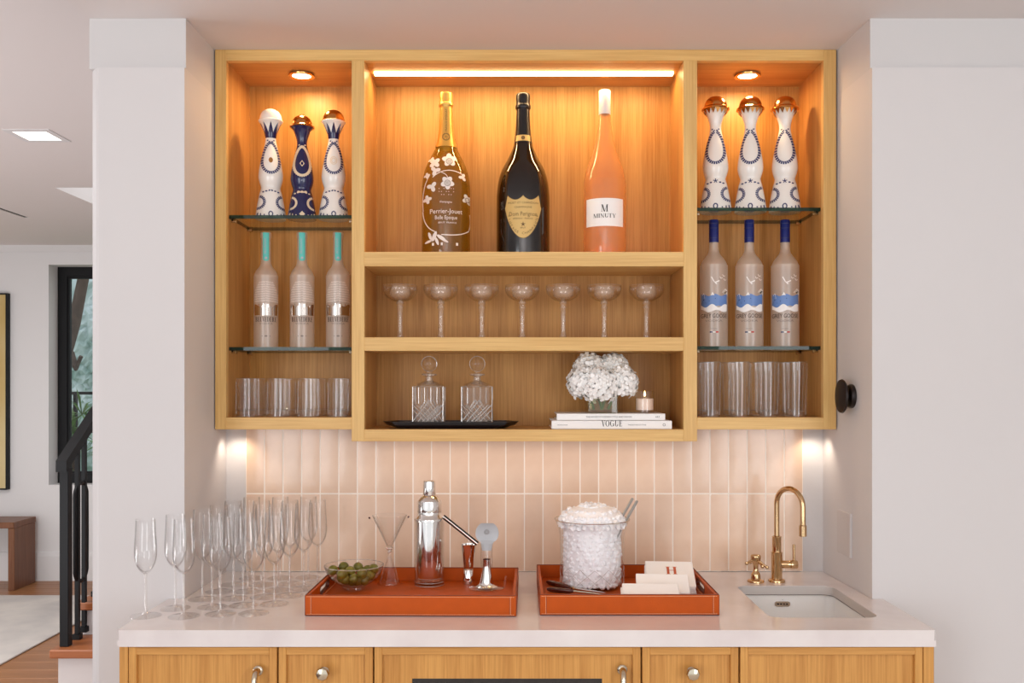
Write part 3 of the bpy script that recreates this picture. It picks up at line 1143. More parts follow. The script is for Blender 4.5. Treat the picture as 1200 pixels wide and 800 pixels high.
units = [(150.5, 325.7, 'left door base cabinet below the champagne flutes', 'door'),
         (325.9, 437.9, 'left drawer base cabinet between the left door and the cooler', 'drawers'),
         (438.1, 751.3, 'middle base cabinet holding a black glass fronted drinks cooler', 'cooler'),
         (751.6, 866.0, 'right drawer base cabinet between the cooler and the sink cabinet', 'drawers'),
         (866.3, 1081.6, 'right door base cabinet below the sink', 'panel')]
for (pa, pb, lab, kind) in units:
    a, b_ = bxx(pa), bxx(pb)
    T = thing('base_cabinet', 'oak ' + lab, 'cabinet', ((a + b_) / 2, DY + .2, 0), 'oak base cabinets under the counter')
    g_ = .0017
    if kind != 'panel':
        carcass(T, a, b_)
    else:   # open-topped box that leaves room for the sink basin
        c = MB()
        c.box(a, a + .018, DY + .022, 2.59, KICK, TOPZ + .003)
        c.box(b_ - .018, b_, DY + .022, 2.59, KICK, TOPZ + .003)
        c.box(a + .018, b_ - .018, DY + .022, 2.59, KICK, KICK + .018)
        c.box(a + .018, b_ - .018, DY + .022, DY + .04, TOPZ - .09, TOPZ + .003)
        c.build('body', 'oakl_v', T, 0)
        c = MB()
        c.box(a, b_, DY + .07, DY + .09, 0.0, KICK)
        c.build('toe_kick', 'oakl_h', T, 0)
    if kind == 'door':
        d = shaker(a + g_, b_ - g_, KICK + .003, TOPZ, T, 'door')
        bar_pull(bxx(303), Z_(788, 1.98), d)
    elif kind == 'panel':
        d = shaker(a + g_, b_ - g_, KICK + .003, TOPZ, T, 'door')
        bar_pull(b_ - .045, TOPZ - .35, d)
    elif kind == 'drawers':
        zt = TOPZ
        for hh in (.16, .29, .305):
            d = shaker(a + g_, b_ - g_, zt - hh, zt, T, 'drawer')
            zk = zt - .065 if hh < .2 else zt - hh / 2
            knob((bxx(381) if pa < 400 else bxx(809.5)), Z_(790, 1.985) if hh < .2 else zk, d)
            zt -= hh + .0035
    else:
        d = MB()
        x0, x1, z0, z1 = a + g_, b_ - g_, KICK + .003, TOPZ
        wz = Z_(796.5, DY)
        wa, wb = bxx(482.5), bxx(706)
        d.extrude([[(x0, z0), (x1, z0), (x1, z1), (x0, z1)], [(wa, z0 + .07), (wb, z0 + .07), (wb, wz), (wa, wz)]],
                  lambda u, v, t: (u, t, v), DY + .010, DY + .020)
        door = d.build('door', 'oakl_v', T, 0)
        st = .0165
        for p_, q_ in ((x0, x0 + st), (x1 - st, x1)):
            d = MB(); d.box(p_, q_, DY, DY + .010, z0, z1, .0008); d.build('stile', 'oakl_v', door, 0)
        for p_, q_ in ((z0, z0 + st), (z1 - st, z1)):
            d = MB(); d.box(x0 + st, x1 - st, DY, DY + .010, p_, q_, .0008); d.build('rail', 'oakl_h', door, 0)
        d = MB()
        d.box(wa + .0005, wb - .0005, DY + .013, DY + .019, z0 + .071, wz - .0005)
        d.build('glass_front', 'dark_bottle', door, 0)
        bar_pull(bxx(729), Z_(787, 1.98), door)
for pa, pb, sd in ((140, 150.2, 'left'), (1082, 1094.5, 'right')):
    e = MB()
    e.box(bxx(pa), bxx(pb), DY + .002, MY - .003, 0, CT - .036, .0008)
    tag(e.build('end_panel', 'oakl_v', None, 0), 'narrow oak end panel closing the %s end of the base cabinets' % sd, 'panel')

# ================================================================== WALL CABINET
T = thing('wall_cabinet', 'large oak open wall cabinet with a lower middle section', 'cabinet', (cx_(616), F + .1, ZC))
CAB = T


def part(name, mat, *boxes, bev=.0008, parent=None):
    m = MB()
    for b in boxes: m.box(*b, bev)
    return m.build(name, mat, parent or CAB, 0)


FT = F + .020
x = {k: cx_(k) for k in (252, 265, 412, 427, 801, 817, 965, 980)}
zT, zt = CEIL - .0005, cz_(71)
zSb, zSf = ZS, cz_(489)
zCf = cz_(503)
part('stile', 'oak_v', (x[252], x[265], F, FT, zSb, zT))
part('stile', 'oak_v', (x[965], x[980], F, FT, zSb, zT))
part('stile', 'oak_v', (x[412], x[427], F, FT, ZC, zt))
part('stile', 'oak_v', (x[801], x[817], F, FT, ZC, zt))
part('top_rail', 'oak_h', (x[265], x[965], F, FT, zt, zT))
part('bottom_rail', 'oak_h', (x[265], x[412], F, FT, zSb, zSf))
part('bottom_rail', 'oak_h', (x[817], x[965], F, FT, zSb, zSf))
part('bottom_rail', 'oak_h', (x[427], x[801], F, FT, ZC, zCf))
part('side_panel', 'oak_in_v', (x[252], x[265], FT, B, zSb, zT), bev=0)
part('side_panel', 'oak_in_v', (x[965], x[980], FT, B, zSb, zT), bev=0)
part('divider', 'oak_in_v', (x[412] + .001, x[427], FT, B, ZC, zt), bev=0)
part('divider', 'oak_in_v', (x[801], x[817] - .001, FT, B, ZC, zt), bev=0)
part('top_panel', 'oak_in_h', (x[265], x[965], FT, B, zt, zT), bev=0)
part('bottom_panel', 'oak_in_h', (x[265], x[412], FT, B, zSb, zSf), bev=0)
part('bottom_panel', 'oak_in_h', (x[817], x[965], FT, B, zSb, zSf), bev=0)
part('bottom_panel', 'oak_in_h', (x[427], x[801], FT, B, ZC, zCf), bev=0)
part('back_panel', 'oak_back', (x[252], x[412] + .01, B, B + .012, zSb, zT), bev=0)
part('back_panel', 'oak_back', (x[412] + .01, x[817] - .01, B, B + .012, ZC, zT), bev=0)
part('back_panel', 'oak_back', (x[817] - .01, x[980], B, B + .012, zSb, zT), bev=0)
Z1, Z2 = cz_(295), cz_(395)
part('shelf', 'oak_h', (x[427], x[801], F, B, cz_(312), Z1))
part('shelf', 'oak_h', (x[427], x[801], F, B, cz_(411), Z2))
# lights built into the cabinet
m = MB()
m.box(x[427] + .012, x[801] - .012, 2.606, 2.628, zt - .006, zt)
m.build('light_strip', 'strip', CAB, 0)
area('strip_light', (cx_(614), 2.617, zt - .009), (R(4), 0, 0), .80, .016, 2.6, WARM)
for px in (353.5, 876):
    X, Y = X_(px, 2.63), 2.63
    m = MB()
    m.lathe([(.026, 0), (.034, -.001), (.037, -.004), (.036, -.007), (.030, -.008), (.026, -.006)], X, Y, zt, 28)
    r = m.build('puck_light', 'gold', CAB)
    m = MB()
    m.lathe([(0, -.0045), (.027, -.0045), (.027, -.001), (0, -.001)], X, Y, zt, 24)
    m.build('lamp_face', 'lamp', r)
    a = area('puck_lamp', (X, Y, zt - .012), (0, 0, 0), .04, .04, 1.15, WARM)

# ---- glass shelves and their pins
gs = {}
for side, (xa, xb) in (('left', (x[265] + .001, x[412] - .0)), ('right', (x[817] + .0, x[965] - .001))):
    for lvl, (pl_, pr_) in (('upper', (252, 243.2)), ('lower', (406.5, 405.5))):
        zt_ = Z_(pl_ if side == 'left' else pr_, 2.542)
        th = .0095
        T = thing('glass_shelf', '%s glass shelf with a dark green edge in the %s side of the wall cabinet' % (lvl, side), 'shelf', ((xa + xb) / 2, 2.64, zt_ - th), 'glass shelves')
        m = MB()
        m.box(xa, xb, 2.542, B - .002, zt_ - th, zt_)
        m.cur = 0
        o = m.build('shelf_pane', ['shelf_glass', 'shelf_edge'], T, 0)
        for p_ in o.data.polygons:
            p_.material_index = 0 if abs(p_.normal.z) > .5 else 1
        for (px_, py_) in ((xa, 2.565), (xa, 2.715), (xb, 2.565), (xb, 2.715)):
            m = MB()
            sg = 1 if px_ == xa else -1
            m.tube([(px_ - sg * .001, py_, zt_ - th - .0035), (px_ + sg * .010, py_, zt_ - th - .0035)], .0034, 8)
            m.tube([(px_ + sg * .010, py_, zt_ - th - .0035), (px_ + sg * .014, py_, zt_ - th - .0035)], .005, 8)
            m.build('shelf_pin', 'nickel', CAB)
        gs[(side, lvl)] = zt_

# ---- wall fittings
T = thing('wall_plate', 'blank white wall plate on the right side wall above the sink', 'wall plate', (.862, 2.47, .985))
m = MB()
m.box(.858, .8655, 2.42, 2.518, .985, 1.10, .002)
pm = m.build('plate', 'plate', T, 0)
m = MB()
for z in (1.004, 1.081):
    m.lathe([(0, .0006), (.0025, .0006), (.003, 0)], .8577, 2.469, z, 8, mat=Matrix.Rotation(R(-90), 4, 'Y'))
m.build('screw', 'wall_shade_grey', T)
T = thing('wall_mount', 'round black knob mounted on the right side wall of the niche', 'knob', (.8645, 2.42, 1.403))
rot = Matrix.Rotation(R(-90), 4, 'Y')
m = MB()
m.lathe([(0, -.002), (.031, -.002), (.031, .007), (.028, .011), (.014, .013)], .8645, 2.42, 1.403, 32, mat=rot)
m.build('base', 'darkbronze', T)
m = MB()
m.lathe([(.013, .011), (.012, .018), (.020, .022), (.041, .024), (.044, .027), (.0425, .031), (.028, .033), (0, .034)], .8645, 2.42, 1.403, 36, mat=rot)
m.build('disc', 'darkbronze', T)

# ================================================================== BOTTLES ON THE GLASS SHELVES
YB = 2.62
S = YB / FPX
PROF_T = [(15.6, 0), (16.8, .8), (16.4, 7), (14.8, 17), (12.6, 28), (10.9, 34), (10.8, 36.5), (12.4, 41.5), (13.5, 47), (13.1, 54), (11.8, 62),
          (9.7, 72), (7.6, 80.5), (6.4, 86), (5.9, 90), (6.4, 95), (8.2, 101), (10.2, 106), (12.9, 109.2), (13.7, 110.6), (12.8, 111.5)]


def tequila(kind, k, label):
    """hand painted ceramic decanter with a waisted figure-like body and a domed stopper"""
    T = thing('ceramic_bottle', label, 'bottle', (0, 0, 0), 'painted ceramic bottles on the upper glass shelves')
    s = S * k
    P = smoothprof(PROF_T, 4)
    rf = rfun(P)
    bodymat = 'navy' if kind == 'navy' else 'porcelain'
    m = MB()
    m.lathe([(0, 0)] + [(r * s, z * s) for r, z in P if z <= 111.5] + [(0, 111.4 * s)], 0, 0, 0, 40)
    m.build('body', bodymat, T, 50)
    m = MB()
    dome = [(12.2, 111.3), (12.4, 112.6), (12.0, 115), (11.0, 118), (9.0, 121), (5.5, 123.4), (2, 124.4), (0, 124.6)]
    m.lathe([(r * s, z * s) for r, z in smoothprof(dome, 3)], 0, 0, 0, 36)
    if kind in ('crown', 'navy'):
        lip = [(12.3, 113.2), (14.6, 111.2), (14.9, 109.8), (13.9, 109.4), (12.4, 110.6)]
        m.lathe([(r * s, z * s) for r, z in lip], 0, 0, 0, 36)
    if kind == 'crown':
        n = 16
        for i in range(n):   # pointed scallops of the metal collar
            a0, a1 = 2 * PI * i / n, 2 * PI * (i + 1) / n
            am = (a0 + a1) / 2
            f = lambda r, a, z: (r * s * math.cos(a), r * s * math.sin(a), z * s)
            m.add([f(13.9, a0, 109.6), f(13.9, a1, 109.6), f(11.2, am, 104.2), f(13.4, a0, 109.6), f(13.4, a1, 109.6)],
                  [(0, 1, 2), (3, 2, 4), (0, 2, 3), (1, 4, 2)])
    m.build('stopper', 'porcelain' if kind == 'white' else 'gold', T, 35)
    m = MB()
    m.lathe([(0, 124.3 * s), (2.2 * s, 124.4 * s), (2.4 * s, 125.2 * s), (1.2 * s, 126 * s), (0, 126.1 * s)], 0, 0, 0, 12)
    if kind == 'navy': m.build('finial', 'gold', T)
    ink = 'cream_ink' if kind == 'navy' else 'blue_ink'
    d = Decal(rf, s, .0005)
    # looped garland on the chest
    H0, HW = 67, 11
    n = 34
    wid = 3.0 if kind == 'navy' else 3.1
    loop = []
    for i in range(n + 1):
        a = PI / 2 + 2 * PI * i / n
        yy = math.sin(a)
        loop.append((9.2 * math.cos(a) * (1 - .28 * yy), H0 + 1 + 17.5 * yy))
    for i in range(n):
        if kind == 'crown' and i in (0, n - 1): continue
        a, b = loop[i], loop[i + 1]
        if kind == 'navy':
            d.line([a, b], wid)
            d.disc((a[0]) * 1.10, H0 + (a[1] - H0) * 1.07, .9, .9, 6)
        else:
            d.line([a, b], wid, dash=True)
    # small flower over the garland, medallion in the middle
    for u, v in ((-3.4, 88), (3.4, 88), (-1.4, 86.5), (1.4, 86.5)):
        d.disc(u, v, 1.1, .8, 6, .5)
    # skirt: two inward curls, a row of flecks at the hem
    for sg in (-1, 1):
        pts = []
        for i in range(15):
            a = R(100 - 200 * i / 14)
            pts.append((sg * (-14.0 + 7.4 * math.cos(a)), 18 + 7.2 * math.sin(a)))
        pts = [(-abs(p[0]) * sg if False else p[0], p[1]) for p in pts]
        for a, b in zip(pts, pts[1:]):
            if kind == 'navy': d.line([a, b], 2.6)
            else:
                d.line([a, b], 3.0, dash=True)
        for q in range(2):
            d.disc(sg * (4.8 + 3.4 * q), 30.4 - .9 * q, 1.35, .9, 7)
        d.disc(sg * 14.3, 4.4, .9, 2.1, 7, sg * .25)
        d.disc(sg * 11.0, 3.6, .7, 2.0, 7)
        d.disc(sg * 7.0, 3.4, .8, .8, 7)
    if kind == 'crown':
        for q in range(5):
            a = PI / 2 + 2 * PI * q / 5
            d.line([(0, 32), (2.5 * math.cos(a), 32 + 2.5 * math.sin(a))], .9)
    else:
        d.disc(-1.4, 31.2, 1.3, .9, 7, .6)
        d.disc(1.4, 31.2, 1.3, .9, 7, -.6)
    if kind == 'navy':
        d.disc(0, 65, 2.9, 4.0, 4)
        d.disc(0, 4.6, 3.4, 3.6, 4)
        for q in (-4, 0, 4): d.disc(q, 31.4, 2.0, 1.5, 7)
    else:
        for i in range(12):
            a0, a1 = 2 * PI * i / 12, 2 * PI * (i + 1) / 12
            d.line([(2.1 * math.cos(a0), 4.4 + 2.7 * math.sin(a0)), (2.1 * math.cos(a1), 4.4 + 2.7 * math.sin(a1))], 1.3)
    d.build('painted_pattern', ink, T)['kind'] = 'stuff'
    if kind in ('white', 'white_gold'):
        d = Decal(rf, s, .0005)
        # blue pointed collar round the neck
        n = 6
        for sgm in range(-2, 2):
            for q in range(12):
                u0, u1 = sgm + q / 12, sgm + (q + 1) / 12
                def top(u):
                    fr = (u + .5) - math.floor(u + .5)
                    return 97 + 11.0 * (1 - abs(fr - .5) * 2)
                for (h0, h1) in ((91, 97), (97, None)):
                    def pt(u, h):
                        r = rf(h)
                        return (r * math.sin(u / 2 * PI / 2 * .98), h)
                    if h1: d.poly([pt(u0, h0), pt(u1, h0), pt(u1, h1), pt(u0, h1)])
                    else: d.poly([pt(u0, h0), pt(u1, h0), pt(u1, top(u1)), pt(u0, top(u0))])
        d.build('painted_collar', 'navy', T)
        d = Decal(rf, s, .0006)
        if kind == 'white':
            d.disc(0, 65, 2.4, 3.2, 8)
            d.build('medallion', 'gold', T)
        else:
            for i in range(14):
                a0, a1 = 2 * PI * i / 14, 2 * PI * (i + 1) / 14
                for rr in (2.2, 3.6):
                    d.line([(rr * math.cos(a0), 65 + rr * 1.25 * math.sin(a0)), (rr * math.cos(a1), 65 + rr * 1.25 * math.sin(a1))], .7)
            d.build('medallion', 'cream_ink', T)
    elif kind == 'navy':
        d = Decal(rf, s, .0009)
        d.disc(0, 65, 1.5, 2.2, 8)
        d.build('medallion', 'navy', T)
    return T


for (px, kind, k, lab) in ((317.3, 'white', 1.045, 'white ceramic bottle with blue garlands and a plain white domed stopper'),
                           (354, 'navy', .985, 'navy blue ceramic bottle with cream scrolls and a gold domed stopper'),
                           (391, 'white_gold', 1.035, 'white ceramic bottle with a blue pointed collar and a coppery gold stopper')):
    T = tequila(kind, k, lab)
    T.location = (X_(px, YB), YB, gs[('left', 'upper')])
T0 = None
for i, (px, w) in enumerate(((838.5, 'leftmost'), (879.3, 'middle one'), (919.7, 'rightmost'))):
    lab = 'tall white ceramic bottle with scalloped gold stopper, %s of three on the right shelf' % w
    if T0 is None:
        T0 = tequila('crown', 1.095, lab)
        T = T0
    else:
        T = copy_tree(T0, label=lab)
    T.location = (X_(px, YB), YB, gs[('right', 'upper')])

# ---- frosted vodka bottles, left
P_L = [(12.6, 0), (13.8, .8), (14, 3), (14, 78), (13.9, 82), (13.2, 86), (11.2, 90.5), (8.4, 94), (6.7, 97), (6.0, 101), (5.8, 108), (5.6, 128), (6.2, 129), (6.2, 134.5), (5.6, 135.2)]
P_R = [(14.6, 0), (15.9, .8), (16.1, 3), (16.1, 88), (15.8, 93), (14.6, 98), (12.2, 102.5), (9.0, 106.5), (6.6, 110), (5.7, 114), (5.4, 120), (5.2, 126)]


def bottle_left():
    T = thing('frosted_bottle', '', 'bottle', (0, 0, 0), 'frosted bottles on the lower left glass shelf')
    P = smoothprof(P_L, 2)
    rf = rfun(P)
    m = MB()
    m.lathe([(0, 1.5 * S)] + [(r * S, z * S) for r, z in P] + [(0, 135.3 * S)], n=36)
    m.build('glass_body', 'frosted', T, 40)
    d = Decal(rf, S, .0006)
    d.rect(-3.6, 3.6, 104, 134.5, 6, 8)
    d.disc(0, 104, 3.6, 2.6, 14)
    d.build('neck_seal', 'teal', T)
    d = Decal(rf, S, .0009)
    d.text('BELVEDERE', 0, 119, 2.6, 1, PI / 2)
    d.disc(0, 105, 1.5, 1.5, 10)
    d.build('seal_print', 'steel', T)
    d = Decal(rf, S, .0006)
    d.rect(-12.8, 12.8, 37.5, 47, 12, 2)
    xs = [-12.8 + i * 1.0 for i in range(27)]
    d.field(xs, lambda a: 47, lambda a: 49.5 + 1.6 * math.cos(a * .5) - .02 * a * a * .2, 1)
    for a in (-8, -3, 0, 3, 8): d.rect(a - .5, a + .5, 49, 52 - abs(a) * .2, 1, 1)
    d.build('silver_picture', 'silver', T)
    d = Decal(rf, S, .0008)
    d.text('BELVEDERE', 0, 30.2, 5.4, .62, font='serif')
    d.line([(-12.5, 36.4), (12.5, 36.4)], .7)
    d.build('name_print', 'ink', T)
    d = Decal(rf, S, .0008)
    d.text('VODKA', 0, 27, 2.0, 1.6)
    d.line([(-5, 13.6), (5, 13.6)], .8)
    d.disc(0, 13.6, 1.8, 1.0, 8)
    d.build('small_print', 'grey_ink', T)
    d = Decal(rf, S, .0007)
    rnd = random.Random(3)
    for j in range(9):       # engraved willow branches
        h = 54 + j * 2.7
        w = 12.4 * math.sqrt(max(.05, 1 - ((j - .5) / 9.2) ** 2))
        for i in range(int(w / 1.3) + 1):
            for sg in (-1, 1):
                x0 = sg * (i * 1.35 + .4)
                d.line([(x0 - sg * .1, h + 1.4 - i * .10), (x0 + sg * .95, h - .3 - i * .12)], .6)
    d.build('engraved_tree', 'white_foil', T)
    return T


T0 = bottle_left()
for i, (px, w) in enumerate(((311.7, 'leftmost'), (354, 'middle one'), (396.2, 'rightmost'))):
    T = T0 if i == 0 else copy_tree(T0)
    T['label'] = 'frosted bottle with turquoise neck seal, %s of three on the lower glass shelf' % w
    T.location = (X_(px, YB), YB, gs[('left', 'lower')])


def bottle_right():
    T = thing('frosted_bottle', '', 'bottle', (0, 0, 0), 'frosted bottles on the lower right glass shelf')
    P = smoothprof(P_R, 2)
    rf = rfun(P)
    m = MB()
    m.lathe([(0, 1.5 * S)] + [(r * S, z * S) for r, z in P] + [(0, 126 * S)], n=36)
    m.build('glass_body', 'frosted', T, 40)
    m = MB()
    m.lathe([(5.3 * S, 122.6 * S), (5.7 * S, 122.8 * S), (5.6 * S, 148.2 * S), (5.0 * S, 149 * S), (0, 149 * S)], n=28)
    c = m.build('cap', 'cap_blue', T)
    m = MB()
    for h in (127, 138.5, 144):
        m.lathe([(5.62 * S, h * S), (5.85 * S, (h + .3) * S), (5.85 * S, (h + .7) * S), (5.62 * S, (h + 1) * S)], n=28)
    m.build('cap_band', 'blue_ink', c)
    d = Decal(rf, S, .0006)
    xs = [-14.6 + i * 1.2167 for i in range(25)]
    sky_lo = lambda a: 46 + 1.5 * math.sin(a * .3)
    d.field(xs, sky_lo, lambda a: 60 + 1.2 * math.sin(a * .45 + 1), 3)
    d.build('blue_picture', 'sky_blue', T)
    d = Decal(rf, S, .0009)
    d.field(xs, lambda a: 41 + 1.4 * math.sin(a * .36 + .6) + abs(a) * .08, lambda a: 47.5 + 2.0 * math.sin(a * .42 + 2.4), 2)
    d.poly([(-14.8, 52), (-10.0, 56), (-11.2, 62.5), (-13, 60.5)])
    d.poly([(-3.5, 59.5), (.8, 59.8), (-1.4, 63.5)])
    d.poly([(9.5, 63), (13.2, 67.5), (14.8, 66), (15.2, 60)])
    d.line([(-2.8, 81), (.6, 75), (2.2, 74.6)], 1.1)
    d.line([(2.2, 74.6), (6.5, 76.5)], 1.3)
    d.line([(1.0, 75), (3.4, 72.4)], 1.4)
    for (a, b) in ((8, 79), (11, 81.5), (12.2, 77)):
        d.line([(a - 1.2, b + 2.2), (a, b), (a + 1.9, b + .9)], .7)
    d.build('white_picture', 'white', T)['kind'] = 'stuff'
    d = Decal(rf, S, .0009)
    d.text('GREY GOOSE', 0, 33.6, 5.0, .72)
    d.poly([(-13.6, 50.2), (-8.6, 50.5), (-11.6, 55.5)])
    d.line([(-5.5, 53), (2, 56)], .9)
    d.line([(12.2, 62), (14.5, 64.5)], 1.3)
    d.build('name_print', 'ink', T)
    d = Decal(rf, S, .0009)
    d.text('VODKA', 0, 29, 2.4, 1.7)
    d.text('IMPORTED', 0, 20.5, 1.1, 1.1)
    d.build('small_print', 'grey_ink', T)
    for nm, mt, a in (('flag_blue', 'navy', -4.6), ('flag_white', 'white', -1.2), ('flag_red', 'red_flag', 2.2)):
        d = Decal(rf, S, .0009)
        d.rect(a, a + 3.2, 16.3, 17.9, 2, 1)
        d.build(nm, mt, T)
    return T


T0 = bottle_right()
for i, (px, w) in enumerate(((836.5, 'leftmost'), (878, 'middle one'), (920, 'rightmost'))):
    T = T0 if i == 0 else copy_tree(T0)
    T['label'] = 'frosted bottle with navy cap and blue mountain picture, %s of three' % w
    T.location = (X_(px, YB), YB, gs[('right', 'lower')])

# ================================================================== LARGE BOTTLES
YM = 2.635
S = YM / FPX


def magnum(px, prof, name, label, mat, shadow=True):
    T = thing(name, label, 'bottle', (0, 0, 0), 'large wine bottles on the middle top shelf')
    P = smoothprof(prof, 3)
    T.location = (0, 0, 0)
    return T, P, rfun(P)


PJ = [(26.5, 0), (28, 1), (28.2, 4), (28.2, 76), (28, 82), (27.0, 92), (24.6, 102), (21.0, 111), (16.6, 119.5), (13.3, 126), (11.6, 132), (10.0, 139), (8.7, 148), (7.9, 160), (7.3, 172), (7.3, 176), (8.2, 177), (8.2, 180), (7.4, 181), (7.5, 190.5), (6.6, 192), (0, 192)]
T, P, rf = magnum(0, PJ, 'champagne_bottle', 'golden wine bottle painted with white anemone flowers, leftmost of three large bottles', 'gold_wine')
m = MB(); m.lathe([(0, 5 * S)] + [(r * S, z * S) for r, z in P if z < 129], n=44); m.build('glass_body', 'gold_wine', T, 50)
m = MB(); m.lathe([((r + .25) * S, z * S) for r, z in P if z >= 127.5], n=36)
m.build('foil', 'gold_foil', T, 50)
d = Decal(rf, S, .0009)
d.text('FRANCE EPERNAY', 1.2, 159, 2.4, 1, PI / 2)
for rr in (4.4, 3.6):
    for i in range(18):
        a0, a1 = 2 * PI * i / 18, 2 * PI * (i + 1) / 18
        d.line([(rr * math.cos(a0), 139 + rr * math.sin(a0)), (rr * math.cos(a1), 139 + rr * math.sin(a1))], .5)
d.text('PJ', 0, 137.4, 3.2)
d.build('foil_print', 'brown_ink', T)
d = Decal(rf, S, .0008)


def flower(x, h, r, rot=0, n=5, sq=1.):
    for i in range(n):
        a = rot + 2 * PI * i / n
        d.disc(x + r * .5 * math.cos(a) * sq, h + r * .5 * math.sin(a), r * .56 * sq, r * .40, 10, a)


def curve(p, w, n=10):
    """quadratic stroke"""
    a, b, c = p
    pts = []
    for i in range(n + 1):
        t = i / n
        pts.append(tuple((1 - t) ** 2 * a[k] + 2 * t * (1 - t) * b[k] + t * t * c[k] for k in (0, 1)))
    d.line(pts, w)


e = lambda px_, py_: ((px_ - 172) / 4, 301.5 - (100 + py_ / 4))
for (a, b, r, n, rt) in ((187, 368, 8.2, 5, .4), (120, 380, 6.6, 4, .7), (178, 478, 7.6, 5, 1.0), (122, 420, 6.0, 3, .2), (108, 494, 6.0, 3, .9), (86, 550, 5.0, 4, .2), (270, 545, 6.0, 4, .5), (248, 446, 4.6, 3, 1.2), (84, 438, 3.6, 4, .1), (102, 362, 4.2, 3, .8)):
    x_, h_ = e(a, b)
    flower(x_, h_, r, rt, n)
curve((e(110, 450), e(170, 400), e(245, 432)), 1.0)
curve((e(178, 470), e(185, 440), e(150, 430)), .8)
curve((e(66, 600), e(56, 500), e(95, 440)), 1.0)
curve((e(64, 600), e(70, 680), e(120, 700)), 1.1)
curve((e(150, 715), e(240, 725), e(276, 690)), 1.1)
curve((e(276, 690), e(288, 660), e(282, 610)), .8)
for (a, b, w, h, rt) in ((118, 722, 10, 3.2, 1.2), (98, 720, 8, 2.4, 1.9), (150, 730, 10, 3.0, -.6), (90, 745, 7, 2, .3), (130, 745, 8, 2.4, -1.2), (165, 742, 8, 2.0, -.5)):
    x_, h_ = e(a, b)
    d.disc(x_, h_, w * .62, h * .7, 10, rt)
for k in range(14):
    x_, h_ = e(140 + 11 * (k % 7), 505 + 14 * (k % 3))
    d.disc(x_, h_, .5, .5, 5)
d.text('champagne', *e(170, 570), 2.6, .9, -.04)
d.text('Perrier-Jouet', *e(172, 618), 5.6, .92)
d.text('Belle Epoque', *e(172, 645), 4.6, .78)
d.text('BRUT  FRANCE', *e(178, 664), 1.9, 1.2)
for k in (112, 152, 222):
    a, b = e(k, 758)
    d.rect(a - 1.2, a + 1.2, b - 1.6, b + 1.6, 1, 1)
d.build('painted_flowers', 'white_foil', T)
d = Decal(rf, S, .0012)
for (a, b, r) in ((187, 375, 3.6), (178, 480, 3.4), (270, 548, 2.6)):
    x_, h_ = e(a, b)
    for q in range(12):
        a0, a1 = 2 * PI * q / 12, 2 * PI * (q + 1) / 12
        d.line([(x_ + r * math.cos(a0), h_ + r * math.sin(a0)), (x_ + r * math.cos(a1), h_ + r * math.sin(a1))], .55)
    for q in range(5):
        d.line([(x_ - r * .6, h_ - r * .5 + q * r * .25), (x_ + r * .6, h_ - r * .6 + q * r * .28)], .3)
d.build('flower_lines', 'brown_ink', T)
T.location = (X_(522.8, YM), YM, Z1)

DP = [(29.5, 0), (31, 1), (31.2, 4), (31.2, 62), (30.9, 74), (29.3, 88), (25.4, 101.5), (18.2, 115), (13.0, 126), (10.8, 133), (9.2, 143), (8.2, 156), (7.6, 170), (7.6, 173), (8.7, 174), (8.7, 178), (7.8, 179), (8.1, 187), (7.4, 191), (5, 191.7), (0, 191.7)]
T, P, rf = magnum(0, DP, 'champagne_bottle', 'almost black wine bottle with a gold shield label, middle of three large bottles', '')
m = MB(); m.lathe([(0, 5 * S)] + [(r * S, z * S) for r, z in P if z < 134], n=44); m.build('glass_body', 'dark_bottle', T, 50)
m = MB(); m.lathe([((r + .2) * S, z * S) for r, z in P if z >= 133], n=36); m.build('foil', 'black_lacq', T, 50)
d = Decal(rf, S, .0012)
d.rect(-9.7, 9.7, 134.5, 141.5, 12, 4)
d.build('neck_band', 'label_gold', T)
d = Decal(rf, S, .0016)
d.disc(0, 138, 2.4, 2.4, 12)
d.line([(-9, 135.2), (9, 135.2)], .4)
d.line([(-9, 140.8), (9, 140.8)], .4)
d.build('neck_print', 'brown_ink', T)
e = lambda px_, py_: ((px_ - 520) / 3.636, 301.5 - (90 + py_ / 3.636))


def sh_lo(x):
    a = min(1, abs(x) / 21.0)
    return 17.8 + 40 * (1 - (1 - a ** 1.9) ** .62)


def sh_hi(x):
    a = abs(x)
    b = 67.5 - 5.0 * math.sin(PI * min(1, a / 17.0)) ** .8 if a < 17 else 68
    return b if a < 18 else 68 - (a - 18) * 6


for grow, eps, mt, nm in ((0, .0008, 'label_gold', 'shield_label'),):
    d = Decal(rf, S, eps)
    xs = [-20.6 + i * 41.2 / 44 for i in range(45)]
    d.field(xs, sh_lo, lambda a: max(sh_lo(a) + .1, sh_hi(a)), 8)
    d.build(nm, mt, T)
d = Decal(rf, S, .0012)
xs = [-20.2 + i * 40.4 / 44 for i in range(45)]
for a, b in zip(xs, xs[1:]):
    d.line([(a, sh_lo(a) + .3), (b, sh_lo(b) + .3)], .5)
    d.line([(a, sh_hi(a) - .3), (b, sh_hi(b) - .3)], .5)
d.text('MOET ET CHANDON', 0, 57.5, 2.4, 1.1)
d.text('CHAMPAGNE', 0, 52.5, 2.2, 1.1)
d.text('Dom Perignon', 0, 43.6, 5.0, .80)
d.text('EPERNAY - FRANCE', 0, 39.6, 1.9, 1)
for q in range(5):
    a = PI / 2 + 2 * PI * q / 5
    d.poly([(0, 34), (1.1 * math.cos(a - .6), 34 + 1.1 * math.sin(a - .6)), (3.0 * math.cos(a), 34 + 3.0 * math.sin(a)), (1.1 * math.cos(a + .6), 34 + 1.1 * math.sin(a + .6))])
d.text('BRUT', 0, 29, 1.9, 1)
word = 'VINTAGE CHAMPAGNE'
